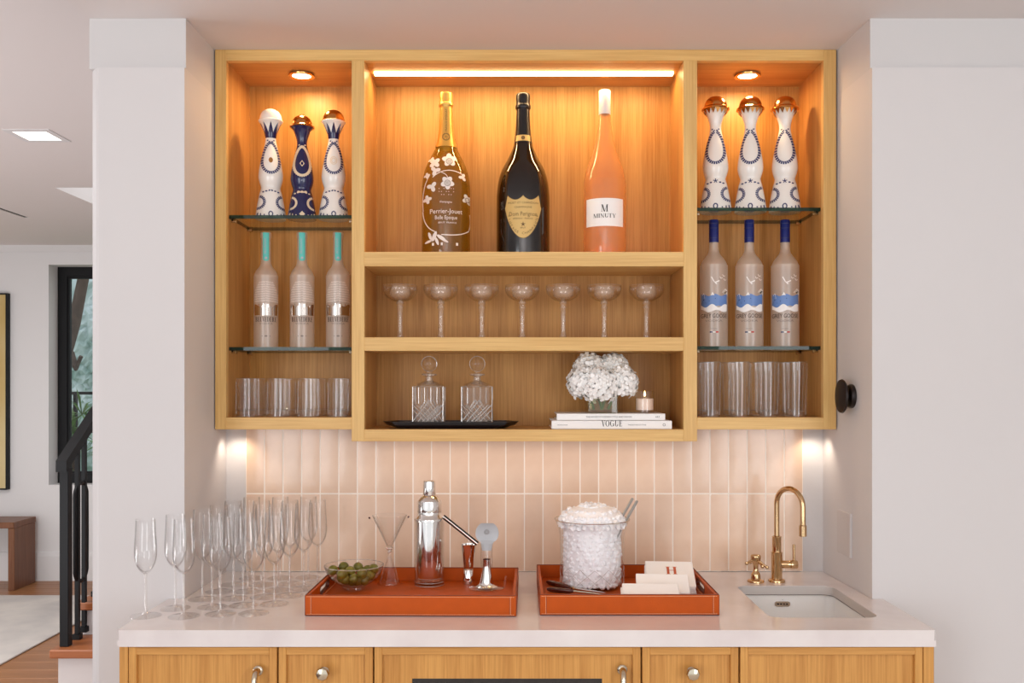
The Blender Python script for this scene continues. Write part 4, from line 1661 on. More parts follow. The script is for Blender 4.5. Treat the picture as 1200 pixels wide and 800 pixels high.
for i, ch in enumerate(word):
    if ch == ' ': continue
    t = (i - (len(word) - 1) / 2) / ((len(word) - 1) / 2)
    x_ = 17.0 * math.sin(t * PI / 2 * .99)
    h_ = 45 - 22.5 * math.cos(t * PI / 2 * .96)
    d.text(ch, x_, h_, 2.8, 1.1, t * 1.1)
d.build('label_print', 'brown_ink', T)
T.location = (X_(613, YM), YM, Z1)

MN = [(22, 0), (24.4, 1), (25, 4), (25, 80), (24.4, 90), (22.4, 101), (18.2, 112), (14.2, 123), (11.2, 134), (9.0, 146), (7.5, 158), (6.7, 167), (6.4, 180), (6.4, 184)]
T, P, rf = magnum(0, MN, 'rose_wine_bottle', 'clear bottle of pale orange wine with a white square label, rightmost of three large bottles', '')
m = MB(); m.lathe([(0, 16 * S), (9 * S, 14 * S), (17 * S, 4 * S), (20 * S, 0)] + [(r * S, z * S) for r, z in P], n=44); m.build('glass_body', 'rose', T, 50)
m = MB(); m.lathe([(6.6 * S, 167 * S), (6.9 * S, 167.3 * S), (6.8 * S, 194.5 * S), (6.2 * S, 195.6 * S), (0, 195.8 * S)], n=28); m.build('foil', 'white_foil', T, 50)
d = Decal(rf, S, .0009)
d.rect(-21, 21, 33, 65, 16, 3)
d.build('square_label', 'white', T)
d = Decal(rf, S, .0013)
d.text('M', 0, 49.4, 8.2, .92, font='serif')
d.text('MINUTY', 0, 42.6, 4.6, 1.12, font='serif')
d.build('label_print', 'ink', T)
T.location = (X_(708.6, YM), YM, Z1)

# ================================================================== COUPES
YC = 2.62
S = YC / FPX


def coupe():
    T = thing('coupe_glass', '', 'glass', (0, 0, 0), 'coupe glasses on the middle shelf')
    m = MB()
    bowl = [(0, 43.2), (4, 43.6), (10, 45.2), (15.5, 48.5), (19, 53), (20.4, 57.5), (20.2, 62.5)]
    inn = [(19.6, 62.5), (19.8, 57.5), (18.4, 53.4), (15, 49.2), (9.8, 46), (4, 44.4), (0, 44.2)]
    m.lathe([(r * S, z * S) for r, z in smoothprof(bowl, 4)] + [(r * S, z * S) for r, z in smoothprof(inn, 3)], n=40)
    bo = m.build('bowl', 'crystal_rim', T, 50)
    m = MB()
    m.tube([(20 * S * math.cos(2 * PI * k / 36), 20 * S * math.sin(2 * PI * k / 36), 62.5 * S) for k in range(37)], .0005, 5, caps=False)
    m.build('rim', 'crystal_line', bo, 60)
    m = MB()
    m.lathe([(r * S, z * S) for r, z in [(0, 45), (8, 46.4), (11.5, 50), (12.4, 54), (11.8, 58.5), (9.8, 62.2), (9.3, 62.2), (11.2, 58.4), (11.8, 54), (10.8, 50.2), (7.6, 47.2), (0, 46)]], n=36)
    m.build('pale_bulb', 'crystal_glow', T, 60)  # pale bulb-shaped shell inside the bowl
    m = MB()
    m.lathe([(r * S, z * S) for r, z in [(4.2, 43.6), (4.6, 41.4), (3.2, 40.2), (3.0, 39), (4.0, 37.8), (3.9, 36.4), (3.2, 35), (3.1, 8), (3.4, 5.5), (4.2, 4), (3.9, 2.4), (7, 1.6), (14, .6), (14, 0), (0, 0)]], n=28)
    m.build('stem', 'crystal_glow', T, 50)
    return T


T0 = coupe()
for i, px in enumerate((469, 516.6, 564.5, 612, 660, 708, 757.5)):
    T = T0 if i == 0 else copy_tree(T0)
    T['label'] = 'clear coupe glass on the middle shelf, %s' % ('leftmost of the seven' if i == 0 else 'rightmost of the seven' if i == 6 else '%s of the seven from the left' % ordinal(i))
    T.location = (X_(px, YC), YC, Z2)

# ================================================================== DECANTERS ON THE BLACK TRAY
YD = 2.60
S = YD / FPX
T = thing('serving_tray', 'long black lacquered tray with raised pointed ends under the two decanters', 'tray', (X_(528.3, 2.6), 2.6, zCf))
xa, xb = X_(449, 2.6), X_(608, 2.6)
m = MB()


def trayloop(e_, z, yin):
    return [(xa + e_, 2.6, z), (xa + e_ + .030, 2.545 + yin, z), (xb - e_ - .030, 2.545 + yin, z), (xb - e_, 2.6, z), (xb - e_ - .030, 2.655 - yin, z), (xa + e_ + .030, 2.655 - yin, z)]


vs = trayloop(.040, zCf, .012) + trayloop(.010, zCf + .010, .002) + trayloop(0, zCf + .019, 0) + trayloop(.004, zCf + .0195, .003) + trayloop(.014, zCf + .011, .006) + trayloop(.042, zCf + .006, .014)
fs = [tuple(range(6))[::-1]]
for L in range(5):
    for k in range(6):
        fs.append((L * 6 + k, L * 6 + (k + 1) % 6, L * 6 + 6 + (k + 1) % 6, L * 6 + 6 + k))
fs.append(tuple(range(30, 36)))
m.add(vs, fs)
m.build('tray_body', 'black_lacq', T, 20)
m = MB()
m.box(xa + .044, xb - .044, 2.562, 2.638, zCf + .0062, zCf + .0072)
m.build('tray_lining', 'black_lacq', T, 0)
zD = zCf + .0073


def decanter():
    T = thing('decanter', '', 'decanter', (0, 0, 0), 'cut glass decanters on the black tray')
    h = 17.6

    def sq(r, z, ch=.16):
        c = r * ch
        return [(r - c, -r), (r, -r + c), (r, r - c), (r - c, r), (-r + c, r), (-r, r - c), (-r, -r + c), (-r + c, -r)], z
    m = MB()
    lv = [sq(h - .8, 0), sq(h, .8), sq(h, 45), sq(h - .6, 46.2), sq(14, 48.5), sq(9, 50.5, .4), sq(5.4, 52.5, .58), sq(4.6, 55, .58), sq(4.5, 58, .58)]
    vs = [(x * S, y * S, z * S) for lp, z in lv for (x, y) in lp]
    fs = [tuple(range(8))[::-1]]
    for L in range(len(lv) - 1):
        for k in range(8):
            fs.append((L * 8 + k, L * 8 + (k + 1) % 8, L * 8 + 8 + (k + 1) % 8, L * 8 + 8 + k))
    m.add(vs, fs)
    # inner wall
    lv = [sq(h - 3.4, 5.5), sq(h - 3.2, 44), sq(11, 46.6), sq(3.4, 51.5, .58), sq(3.2, 58, .58)]
    vs = [(x * S, y * S, z * S) for lp, z in lv for (x, y) in lp]
    fs = [tuple(range(8))[::-1]]
    for L in range(len(lv) - 1):
        for k in range(8):
            fs.append((L * 8 + k, L * 8 + (k + 1) % 8, L * 8 + 8 + (k + 1) % 8, L * 8 + 8 + k))
    m.add(vs, fs)
    body = m.build('body', 'crystal', T, 20)
    m = MB()
    m.lathe([(r_ * S, z * S) for r_, z in [(15.5, 45.6), (13.0, 48.0), (8.6, 50.6), (4.4, 52.6), (4.2, 56.5)]], n=28)
    m.build('shoulder', 'crystal_glow', T, 50)
    m = MB()
    m.lathe([(4.6 * S, 57.4 * S), (8.9 * S, 58.6 * S), (9.1 * S, 59.6 * S), (8.4 * S, 60.6 * S), (3.4 * S, 60.8 * S)], n=24)
    m.build('lip', 'crystal_line', T, 40)
    m = MB()
    m.lathe([(r * S, z * S) for r, z in [(3.2, 52), (3.3, 60.6), (4.6, 61.6), (4.6, 63), (3.2, 64.2)] + [(8.9 * math.cos(a), 72 + 8.9 * math.sin(a)) for a in [R(-66 + 156 * i / 14) for i in range(14)]] + [(0, 80.9)]], n=28)
    st = m.build('stopper', 'crystal', T, 50)
    m = MB()
    for i in range(24):
        a0, a1 = 2 * PI * i / 24, 2 * PI * (i + 1) / 24
        m.tube([(8.9 * S * math.cos(a0), 0, (72 + 8.9 * math.sin(a0)) * S), (8.9 * S * math.cos(a1), 0, (72 + 8.9 * math.sin(a1)) * S)], .45 * S, 5)
    m.build('stopper_edge', 'crystal_line', st)
    # diagonal cuts on the four faces
    m = MB()
    for face in range(4):
        rot = Matrix.Rotation(face * PI / 2, 4, 'Z')

        def cut(a, b, w=.6):
            p = [Vector((a[0] * S, -(h + .1) * S, a[1] * S)), Vector((b[0] * S, -(h + .1) * S, b[1] * S))]
            q = MB()
            q.tube(p, w * S, 5)
            q.xform(rot)
            m.add(q.v, q.f)
        for a, b in (((-16.8, 24), (6, .8)), ((16.8, 24), (-6, .8)), ((-13, 24), (10.5, .8)), ((13, 24), (-10.5, .8)), ((2.5, 29.5), (-16.8, 6)), ((-2.5, 29.5), (16.8, 6)),
                     ((2.5, 29.5), (8.5, 20)), ((-2.5, 29.5), (-8.5, 20)), ((-16.8, 18), (1, .8)), ((16.8, 18), (-1, .8)), ((5.8, 24.5), (-14, 2)), ((-5.8, 24.5), (14, 2))):
            cut(a, b)
        for x0 in (-10.6, -3.6, 3.6, 10.6): cut((x0, 26), (x0, 44.5), .35)
        for x0 in (-17.4, 17.4): cut((x0, 1), (x0, 45.5), .35)
        cut((-17.4, 45.4), (17.4, 45.4), .4)
        cut((-17.4, .8), (17.4, .8), .4)
    m.build('cut_pattern', 'crystal_line', body, 40)
    return T


T0 = decanter()
for i, (px, w) in enumerate(((502.9, 'left one'), (559.3, 'right one'))):
    T = T0 if i == 0 else copy_tree(T0)
    T['label'] = 'square cut glass decanter with round stopper, %s of the pair' % w
    T.location = (X_(px, YD), YD, zD)

# ================================================================== BOOKS, VASE, CANDLE
YK = 2.532
zb0 = zCf + .0005


def book(x0, x1, y0, y1, z0, z1, label, spine, rot):
    T = thing('book', label, 'book', ((x0 + x1) / 2, (y0 + y1) / 2, z0), 'books under the hydrangeas')
    c = MB()
    c.box(x0, x1, y0, y1, z0, z0 + .0022, .0006)
    c.box(x0, x1, y0, y1, z1 - .0022, z1, .0006)
    c.box(x0, x1, y0, y0 + .0022, z0 + .0022, z1 - .0022)
    cv = c.build('cover', 'white', T, 0)
    c = MB()
    c.box(x0 + .003, x1 - .003, y0 + .0024, y1 - .003, z0 + .0024, z1 - .0024)
    c.build('pages', 'porcelain', T, 0)
    d = Decal(None, (x1 - x0) / 100, .0004)
    for (s_, x, h, sz, wx, f) in spine: d.text(s_, x, h, sz, wx, font=f)
    d.build('spine_print', 'ink', cv, ((x0 + x1) / 2, y0, z0))
    T.rotation_euler = (0, 0, rot)
    return T


k1 = .0230
xb0, xb1 = X_(646.5, YK), X_(787.3, YK)
q = book(xb0, xb1, YK, 2.733, zb0, zb0 + k1 * .97, 'thicker white book at the bottom of the pair, VOGUE on its spine',
         [('VOGUE', 0, 2.2, 4.9, .82, 'serif'), ('THE EDITOR OF STYLE', 21, 3.0, 1.0, 1.1, 'sans'), ('FASHION HOUSE', -41, 3.0, .8, 1.0, 'sans'), ('O', 43.6, 2.4, 2.4, 1.0, 'sans')], 0)
xt0, xt1 = X_(652.5, 2.55), X_(779.5, 2.55)
zt0 = zb0 + k1
q = book(xt0, xt1, 2.55, 2.728, zt0, zt0 + .0178, 'thinner white book lying on top of the VOGUE book',
         [('THE HOUSE OF MODERN STYLE AND DESIGN', -2, 2.4, 1.5, 1.0, 'sans'), ('ART', 43, 2.4, 1.4, 1.2, 'sans')], 0)
zv = zt0 + .0180
VX, VY = X_(705.5, 2.62), 2.625
T = thing('glass_vase', 'square clear glass vase holding white hydrangeas on the books', 'vase', (VX, VY, zv))
r_ = .043
m = MB()
m.extrude([rrect(VX - r_, VX + r_, VY - r_, VY + r_, .006, 3), rrect(VX - r_ + .004, VX + r_ - .004, VY - r_ + .004, VY + r_ - .004, .004, 3)], lambda u, v, t: (u, v, t), zv + .007, zv + .082)
m.extrude([rrect(VX - r_, VX + r_, VY - r_, VY + r_, .006, 3)], lambda u, v, t: (u, v, t), zv, zv + .007)
m.build('glass_wall', 'water_glass', T, 30)
m = MB()
m.box(VX - r_ + .005, VX + r_ - .005, VY - r_ + .005, VY + r_ - .005, zv + .008, zv + .055)
m.build('water', 'water_glass', T, 0)
blooms = [(672 + 14, 448, 2.60, 21, 'left front'), (702, 452, 2.575, 22, 'lowest front'), (733 - 6, 448, 2.60, 21, 'right front'), (690, 432, 2.63, 18, 'upper left'),
          (718, 433, 2.64, 19, 'upper right')]
rnd = random.Random(11)
for (px, py, Y, rp, w) in blooms:
    S = Y / FPX
    c = Vector(at(px, py, Y))
    rad = rp * S
    B_ = thing('hydrangea', 'white hydrangea bloom in the square vase, %s one' % w, 'flower', c, 'white hydrangeas in the square vase')
    m = MB()
    nf = 95
    for i in range(nf):
        z = 1 - 2 * (i + .5) / nf
        ph = i * 2.39996
        dv = Vector((math.sqrt(1 - z * z) * math.cos(ph), math.sqrt(1 - z * z) * math.sin(ph), z))
        if dv.z < -.75: continue
        u = dv.cross(Vector((.3, .5, .8))).normalized()
        v = dv.cross(u)
        ctr = c + dv * rad * rnd.uniform(.84, 1.0)
        a0 = rnd.uniform(0, PI)
        pr = .0135 * rnd.uniform(.85, 1.15)
        for k in range(4):
            a = a0 + k * PI / 2
            w1 = u * math.cos(a) + v * math.sin(a)
            w2 = u * math.cos(a + PI / 2) + v * math.sin(a + PI / 2)
            lift = rnd.uniform(-.1, .35)
            pts = [ctr, ctr + w1 * pr * .45 - w2 * pr * .42 + dv * pr * .10, ctr + w1 * pr * .95 - w2 * pr * .34 + dv * pr * lift, ctr + w1 * pr * 1.06 + dv * pr * (lift + .08),
                   ctr + w1 * pr * .95 + w2 * pr * .34 + dv * pr * lift, ctr + w1 * pr * .45 + w2 * pr * .42 + dv * pr * .10, ctr + w1 * pr * .55 - dv * pr * .04]
            m.add(pts, [(0, 1, 6), (1, 2, 6), (2, 3, 6), (3, 4, 6), (4, 5, 6), (5, 0, 6)])
    o = m.build('petals', 'petal', B_, 60, kind='stuff')
    m = MB()
    m.lathe([(0, -rad * .7), (rad * .55, -rad * .5), (rad * .78, 0), (rad * .6, rad * .5), (0, rad * .75)], c.x, c.y, c.z, 14)
    m.build('core', 'petal', B_)
    m = MB()
    bx_ = VX + (c.x - VX) * .25 + rnd.uniform(-.012, .012)
    by_ = VY + rnd.uniform(-.018, .018)
    m.tube([(c.x, c.y, c.z), ((c.x + bx_) / 2, (c.y + by_) / 2, (c.z + zv) / 2 + .01), (bx_, by_, zv + .010)], [.003, .0032, .0036], 7)
    m.build('stem', 'stem_green', B_)
m = MB()
KX, KY = X_(755.5, 2.60), 2.60
T = thing('candle', 'small lit white candle in a clear glass on the right of the books', 'candle', (KX, KY, zv))
m.lathe([(0, 0), (.025, 0), (.0272, .002), (.0272, .058), (.0262, .0608), (.0248, .058), (.0244, .008), (0, .006)], KX, KY, zv, 32)
m.build('jar', 'glass_rim', T)
m = MB()
m.lathe([(0, .0085), (.0240, .0085), (.0241, .0395), (.022, .0405), (0, .0400)], KX, KY, zv, 28)
m.build('wax', 'wax', T)
m = MB()
m.tube([(KX, KY, zv + .040), (KX + .0005, KY, zv + .0475)], .0007, 6)
m.build('wick', 'ink', T)
m = MB()
m.lathe([(0, .0), (.0022, .002), (.0030, .005), (.0022, .010), (.0008, .015), (0, .017)], KX, KY, zv + .0455, 12)
m.build('flame', 'flame', T)

# ================================================================== TUMBLERS AND HIGHBALLS
def tumbler(name, r0, r1, h, base, label, cat, group, ribs=False):
    T = thing(name, label, cat, (0, 0, 0), group)
    m = MB()
    n = 36
    outer = [(0, 0), (r0 - .0015, 0), (r0, .0015), (r0 + (r1 - r0) * base / h, base), (r1, h - .0006)]
    inner = [(r1 - .0018, h), (r0 + (r1 - r0) * base / h - .0022, base + .004), (r0 * .8, base), (0, base - .001)]
    m.lathe(outer + inner, n=n)
    m.build('glass_wall', 'glass_rim', T, 40)
    m = MB()
    m.lathe([(0, .0008), (r0 * .93, .0008), (r0 * .95, base - .002), (0, base - .0025)], n=n)
    m.build('thick_base', 'crystal', T, 40)
    m = MB()
    for z_, rr, w_ in ((base, r0 + (r1 - r0) * base / h, .0005), (.0012, r0 - .0004, .0006), (h - .0004, r1 - .0007, .0004)):
        m.tube([(rr * math.cos(2 * PI * k / 30), rr * math.sin(2 * PI * k / 30), z_) for k in range(31)], w_, 5, caps=False)
    m.build('glass_ring', 'crystal_line', T, 60)['kind'] = 'stuff'
    if True:
        m = MB()   # upright cut facets of the wall
        for k in range(9):
            a = 2 * PI * (k + .3) / 9
            c, s_ = math.cos(a), math.sin(a)
            z0_, z1_ = base * .4, h * (.97 if ribs else .90)
            ra = r0 + (r1 - r0) * z0_ / h
            rb_ = r0 + (r1 - r0) * z1_ / h
            m.tube([(ra * c, ra * s_, z0_), (rb_ * c, rb_ * s_, z1_)], .0004, 4)
        m.build('fluting', 'crystal_line', T, 30)
    return T


zs = zSf + .0003
TA = tumbler('tumbler', .0315, .0300, .105, .017, '', 'glass', 'tumblers on the left side shelf')
TBm = tumbler('highball_glass', .0268, .0305, .150, .016, '', 'glass', 'highball glasses on the right side shelf', True)
first = {0: True, 1: True}
for g_, (proto, xs_, shelf) in enumerate(((TA, (289.5, 326, 361.7, 397), 'left'), (TBm, (832, 866.3, 899.6, 932.8), 'right'))):
    nm = 'cut glass tumbler' if g_ == 0 else 'tall cut highball glass'
    names = ['leftmost', 'second from left', 'third from left', 'rightmost']
    for row, (Y, rw) in enumerate(((2.578, 'front row'), (2.660, 'back row'))):
        for i, px in enumerate(xs_):
            lab = '%s in the %s, %s, on the %s lowest shelf' % (nm, rw, names[i], shelf)
            T = proto if first[g_] else copy_tree(proto)
            first[g_] = False
            T['label'] = lab
            T.location = (X_(px, 2.578) + (0.0 if row == 0 else (.004 if g_ == 0 else -.004)), Y, zs)

# every printed bottle is turned with its front to the room's middle
for o in COL.objects:
    if o.parent is None and 'bottle' in o.name and o.type == 'EMPTY':
        o.rotation_euler = (0, 0, -math.atan2(o.location.x, o.location.y))

# ================================================================== CHAMPAGNE FLUTES
def flute():
    T = thing('champagne_flute', '', 'glass', (0, 0, 0), 'champagne flutes on the left of the counter')
    m = MB()
    out = [(.0025, .0950), (.0075, .0985), (.0145, .1060), (.0205, .1180), (.0238, .1320), (.0245, .1460), (.0238, .1640), (.0225, .1850), (.0212, .2185)]
    inn = [(.0205, .2190), (.0216, .1850), (.0229, .1640), (.0236, .1460), (.0228, .1325), (.0195, .1190), (.0135, .1080), (.0060, .1010), (0, .0995)]
    m.lathe(smoothprof(out, 3) + smoothprof(inn, 2), n=32)
    m.build('bowl', 'glass', T, 60)
    m = MB()
    m.lathe([(0, .0990), (.0042, .0972), (.0036, .0930), (.0028, .0880), (.0026, .0600), (.0027, .0300), (.0032, .0120), (.0060, .0065), (.0150, .0038), (.0300, .0018), (.0345, .0010), (.0345, 0), (0, 0)], n=24)
    m.build('stem', 'flute_stem', T, 50)
    return T


rows = [[(-.840, 2.122), (-.752, 2.118), (-.676, 2.14), (-.602, 2.145)],
        [(-.798, 2.192), (-.716, 2.205), (-.648, 2.222), (-.578, 2.236)],
        [(-.766, 2.285), (-.692, 2.292), (-.622, 2.308), (-.563, 2.325)],
        [(-.752, 2.368), (-.680, 2.372), (-.608, 2.385), (-.545, 2.400)],
        [(-.742, 2.452), (-.668, 2.452), (-.596, 2.462), (-.526, 2.475)],
        [(-.716, 2.532), (-.640, 2.536), (-.566, 2.545)]]
T0 = flute()
rn = ['front', 'second', 'third', 'fourth', 'fifth', 'back']
used = False
for r_i, row in enumerate(rows):
    for c_i, (x_, y_) in enumerate(row):
        T = T0 if not used else copy_tree(T0)
        used = True
        pos = 'leftmost' if c_i == 0 else 'rightmost' if c_i == len(row) - 1 else '%s from left' % ordinal(c_i)
        T['label'] = 'empty champagne flute in the %s, %s' % (rn[r_i] + ' row' if r_i in (0, 5) else rn[r_i] + ' row from the front', pos)
        T.location = (x_, y_, CT + .0002)

# ================================================================== LEATHER TRAYS
TH, TF = .047, .0140
WT = .0085


def tray(x0, x1, y0, y1, label, rz):
    cx, cy = (x0 + x1) / 2, (y0 + y1) / 2
    T = thing('leather_tray', label, 'tray', (cx, cy, CT), 'orange leather trays on the counter')
    z0, z1 = CT + .0006, CT + TH
    m = MB()
    m.box(x0 + WT, x1 - WT, y0 + WT, y1 - WT, z0, CT + TF, .0005)
    m.build('tray_floor', 'leather_in', T, 0)
    for ya, yb in ((y0, y0 + WT), (y1 - WT, y1)):
        m = MB()
        m.box(x0, x1, ya, yb, z0, z1, .0012)
        m.build('tray_wall', 'leather', T, 0)
    for xa, xb in ((x0, x0 + WT), (x1 - WT, x1)):
        m = MB()
        a, b = y0 + WT, y1 - WT
        c, hw, zc, hr = (a + b) / 2, .050, CT + .0300, .0088
        slot = []
        for k in range(16):
            t = 2 * PI * k / 16
            slot.append((c + math.copysign(hw - hr, math.cos(t)) + hr * math.cos(t), zc + hr * math.sin(t)))
        m.extrude([[(a, z0), (b, z0), (b, z1 - .0012), (a, z1 - .0012)], slot], lambda u, v, t: (t, u, v), xa, xb)
        m.build('tray_wall', 'leather', T, 0)
        m = MB()
        ring = [(u, v) for u, v in slot]
        big = [(c + (u - c) * 1.05, zc + (v - zc) * 1.28) for u, v in slot]
        m.extrude([big, ring], lambda u, v, t: (t, u, v), xa - .0004, xb + .0004)
        m.build('handle_hole_edge', 'leather_edge', T, 0)
    m = MB()   # dark painted edges along the top and the corner joints
    for bx in ((x0 + .001, x1 - .001, y0 + .0006, y0 + .0018), (x0 + .001, x1 - .001, y1 - WT, y1 - WT + .0012), (x0 + .0006, x0 + .0018, y0 + .002, y1 - .002), (x1 - .0018, x1 - .0006, y0 + .002, y1 - .002)):
        m.box(bx[0], bx[1], bx[2], bx[3], z1 - .0008, z1 + .0006)
    for xx in (x0 + .0130, x1 - .0142):
        m.box(xx + (.0016 if xx < cx else -.0016), xx + (.0022 if xx < cx else -.0010), y0 - .0003, y0 + .0004, z0 + .002, z1 - .002)
    m.box(x0 + .001, x1 - .001, y0 - .0002, y0 + .001, z0 - .0003, z0 + .0016)
    for xx in (x0 - .0002, x1 - .0008):
        m.box(xx, xx + .001, y0 + .0002, y0 + .0014, z0 + .001, z1 - .001)
    m.build('edge_paint', 'leather_edge', T, 0)
    m = MB()   # stitches
    L = x1 - x0
    n = int(L / .0042)
    for k in range(n):
        xx = x0 + .004 + (L - .008) * k / n
        for zz in (z0 + .0034, z1 - .0032):
            m.box(xx, xx + .0029, y0 - .0004, y0 + .0006, zz - .0004, zz + .0004)
    n = int((TH - .008) / .0042)
    for xx in (x0 + .0130, x1 - .0138):
        for k in range(n + 1):
            zz = z0 + .004 + k * .0042
            m.box(xx, xx + .0008, y0 - .0004, y0 + .0006, zz, zz + .0030)
    n = int((y1 - y0) / .0042)
    for xx in (x0 + WT + .0004, x1 - WT - .0014):
        for k in range(n - 5):
            yy = y0 + .010 + k * .0042
            m.box(xx, xx + .0010, yy, yy + .0029, CT + TF, CT + TF + .0005)
    m.build('stitching', 'stitch', T, 0)
    T.rotation_euler = (0, 0, rz)
    return T


TL = tray(-.4775, .001, 2.119, 2.450, 'wider orange leather tray on the left holding the shaker and olives', R(-.9))
TR = tray(.0515, .4585, 2.127, 2.487, 'narrower orange leather tray on the right holding the ice bucket', 0)
ZF = CT + TF + .0004

# ---- olives in a bowl
OX, OY = -.4075, 2.345
T = thing('glass_bowl', 'footed clear glass bowl of olives at the left end of the left tray', 'bowl', (OX, OY, ZF))
m = MB()
out = [(.0250, .0070), (.040, .0120), (.056, .0240), (.067, .0390), (.0745, .0580)]
inn = [(.0728, .0585), (.0652, .0395), (.0543, .0256), (.039, .0142), (.020, .0095), (0, .0090)]
m.lathe(smoothprof(out, 4) + smoothprof(inn, 3), OX, OY, ZF, 44)
m.build('bowl', 'glass', T, 60)
m = MB()
m.lathe([(0, .0060), (.0250, .0070), (.0275, .0055), (.0285, 0), (.0245, 0), (.0235, .0040), (0, .0045)], OX, OY, ZF, 36)
m.build('foot', 'glass_rim', T, 40)
m = MB()
ring = [(OX + .0737 * math.cos(2 * PI * k / 40), OY + .0737 * math.sin(2 * PI * k / 40), ZF + .0583) for k in range(41)]
m.tube(ring, .0009, 6, caps=False)
m.build('rim', 'crystal_line', T)


def olive_mesh():
    m = MB()
    m.lathe(smoothprof([(0, -.0135), (.006, -.0120), (.0108, -.0062), (.0122, 0), (.0110, .0062), (.0062, .0122), (0, .0138)], 3), 0, 0, 0, 18)
    return m


op = [((140, 250), 2.335, 'left edge of the heap'), ((262, 210), 2.375, 'top of the heap, left of centre'), ((420, 215), 2.375, 'top of the heap, centre'),
      ((592, 232), 2.350, 'right edge of the heap'), ((335, 258), 2.330, 'middle of the heap, below the top two'), ((244, 292), 2.300, 'left front at rim height'),
      ((465, 283), 2.300, 'right front at rim height'), ((195, 345), 2.298, 'lower left front'), ((272, 350), 2.312, 'lower front between left and centre'), ((378, 360), 2.286, 'lowest bright one in the front centre'),
      ((528, 245), 2.372, 'behind the right front one'), ((555, 370), 2.315, 'lower right front'), ((452, 415), 2.302, 'bottom front, right of centre'),
      ((335, 425), 2.303, 'bottom front, left of centre'), ((215, 400), 2.335, 'bottom left, deep in the bowl'), ((610, 305), 2.345, 'right side below the rim'), ((500, 335), 2.330, 'right of centre, deep in the bowl')]
ome = None
for i, ((a, b), Y, w) in enumerate(op):
    px, py = 375 + a / 9.41, 640 + b / 9.41
    p = Vector(at(px, py + 1.5, Y))
    # keep it inside the bowl
    dz = p.z - ZF
    rmax = (.026 + .048 * min(1, max(0, (dz - .012) / .046)) ** .62) - .0135
    v = Vector((p.x - OX, p.y - OY))
    if v.length > rmax and dz < .062:
        v = v.normalized() * rmax
    p.x, p.y = OX + v.x, OY + v.y
    p.z = max(p.z, ZF + .0225)
    if ome is None:
        o = olive_mesh().build('olive', 'olive', None, 60)
        ome = o.data
    else:
        o = bpy.data.objects.new('olive', ome)
        COL.objects.link(o)
    tag(o, 'green olive in the glass bowl, %s' % w, 'olive', 'olives in the glass bowl')
    o.location = p
    o.rotation_euler = (random.uniform(.9, 2.2), random.uniform(-.6, .6), random.uniform(-1.4, 1.4))
    o.scale = (1.02, 1.02, 1.0)

# ---- martini glass with picks
GX, GY = X_(456.5, 2.40), 2.400
T = thing('martini_glass', 'clear cone shaped glass with a cone foot holding picks, beside the olives', 'glass', (GX, GY, ZF))
S = 2.40 / FPX
m = MB()
m.lathe([(r * S, z * S) for r, z in [(1.4, 42), (3.0, 43.2), (20.5, 80.0), (20.0, 80.2), (2.6, 44.6), (0, 44.2)]], GX, GY, ZF, 40)
m.build('cone_bowl', 'glass', T, 40)
m = MB()
m.lathe([(r * S, z * S) for r, z in [(4.0, 42.5), (4.6, 41.4), (3.4, 40), (1.6, 38.8), (2.6, 37.2), (1.6, 35.4)]], GX, GY, ZF, 24)
m.build('knot', 'crystal_line', T, 50)
m = MB()
m.lathe([(r * S, z * S) for r, z in [(1.6, 36), (2.2, 33), (12.6, 3.2), (14.0, 1.0), (14.0, 0), (12.6, 0), (12, 2.4), (1.4, 32)]], GX, GY, ZF, 40)
m.build('cone_foot', 'glass_rim', T, 40)
for i, (px, py, w, Y) in enumerate(((433, 606.8, 'leaning left', 2.385), (478.5, 605.6, 'leaning right', 2.385))):
    tp = Vector(at(px, py, Y))
    bt = Vector((GX + (.004 if i == 0 else -.004), GY - .002, ZF + 47 * S))
    T = thing('cocktail_pick', 'thin clear cocktail pick with a dark tip, %s in the cone glass' % w, 'pick', bt, 'picks in the cone glass')
    m = MB()
    m.tube([bt, tp], .0011, 8)
    m.build('rod', 'glass_rim', T)
    m = MB()
    dv = (tp - bt).normalized()
    m.tube([tp - dv * .002, tp + dv * .0005, tp + dv * .003], [.0016, .0026, .0014], 8)
    m.build('tip', 'wood_dark', T)

# ---- cocktail shaker
HX, HY = X_(503.2, 2.39), 2.390
S = 2.39 / FPX
T = thing('cocktail_shaker', 'tall polished steel cocktail shaker with a clear glass outer base', 'shaker', (HX, HY, ZF))
m = MB()
m.lathe([(r * S, z * S) for r, z in [(0, 0), (16.6, 0), (17.4, .8), (17.6, 3), (17.6, 78), (16.9, 78), (16.8, 5.0), (15.8, 3.6), (0, 3.4)]], HX, HY, ZF, 44)
m.build('glass_sleeve', 'glass_rim', T, 40)
m = MB()
for zz_ in (.6, 4.2):
    m.tube([(HX + 17.2 * S * math.cos(2 * PI * k / 36), HY + 17.2 * S * math.sin(2 * PI * k / 36), ZF + zz_ * S) for k in range(37)], .0009, 6, caps=False)
m.build('base_ring', 'crystal_line', T, 60)['kind'] = 'stuff'
m = MB()
m.lathe([(r * S, z * S) for r, z in [(0, 4.2), (12.0, 4.2), (13.4, 6.5), (15.0, 20), (15.8, 30), (15.8, 75)]], HX, HY, ZF, 44)
m.build('steel_cup', 'chrome', T, 50)
m = MB()
m.lathe([(r * S, z * S) for r, z in [(15.8, 74.6), (17.8, 75), (17.9, 77), (17.3, 78.4), (15.0, 81), (14.2, 84), (14.2, 85.6)]], HX, HY, ZF, 44)
m.build('shoulder', 'chrome', T, 35)
m = MB()
m.lathe([(r * S, z * S) for r, z in [(14.2, 85.8), (14.3, 86.4), (14.3, 97.6), (13.9, 98.8), (10.4, 103), (8.0, 104.6), (7.4, 105)]], HX, HY, ZF, 44)
m.build('strainer_top', 'chrome', T, 35)
m = MB()
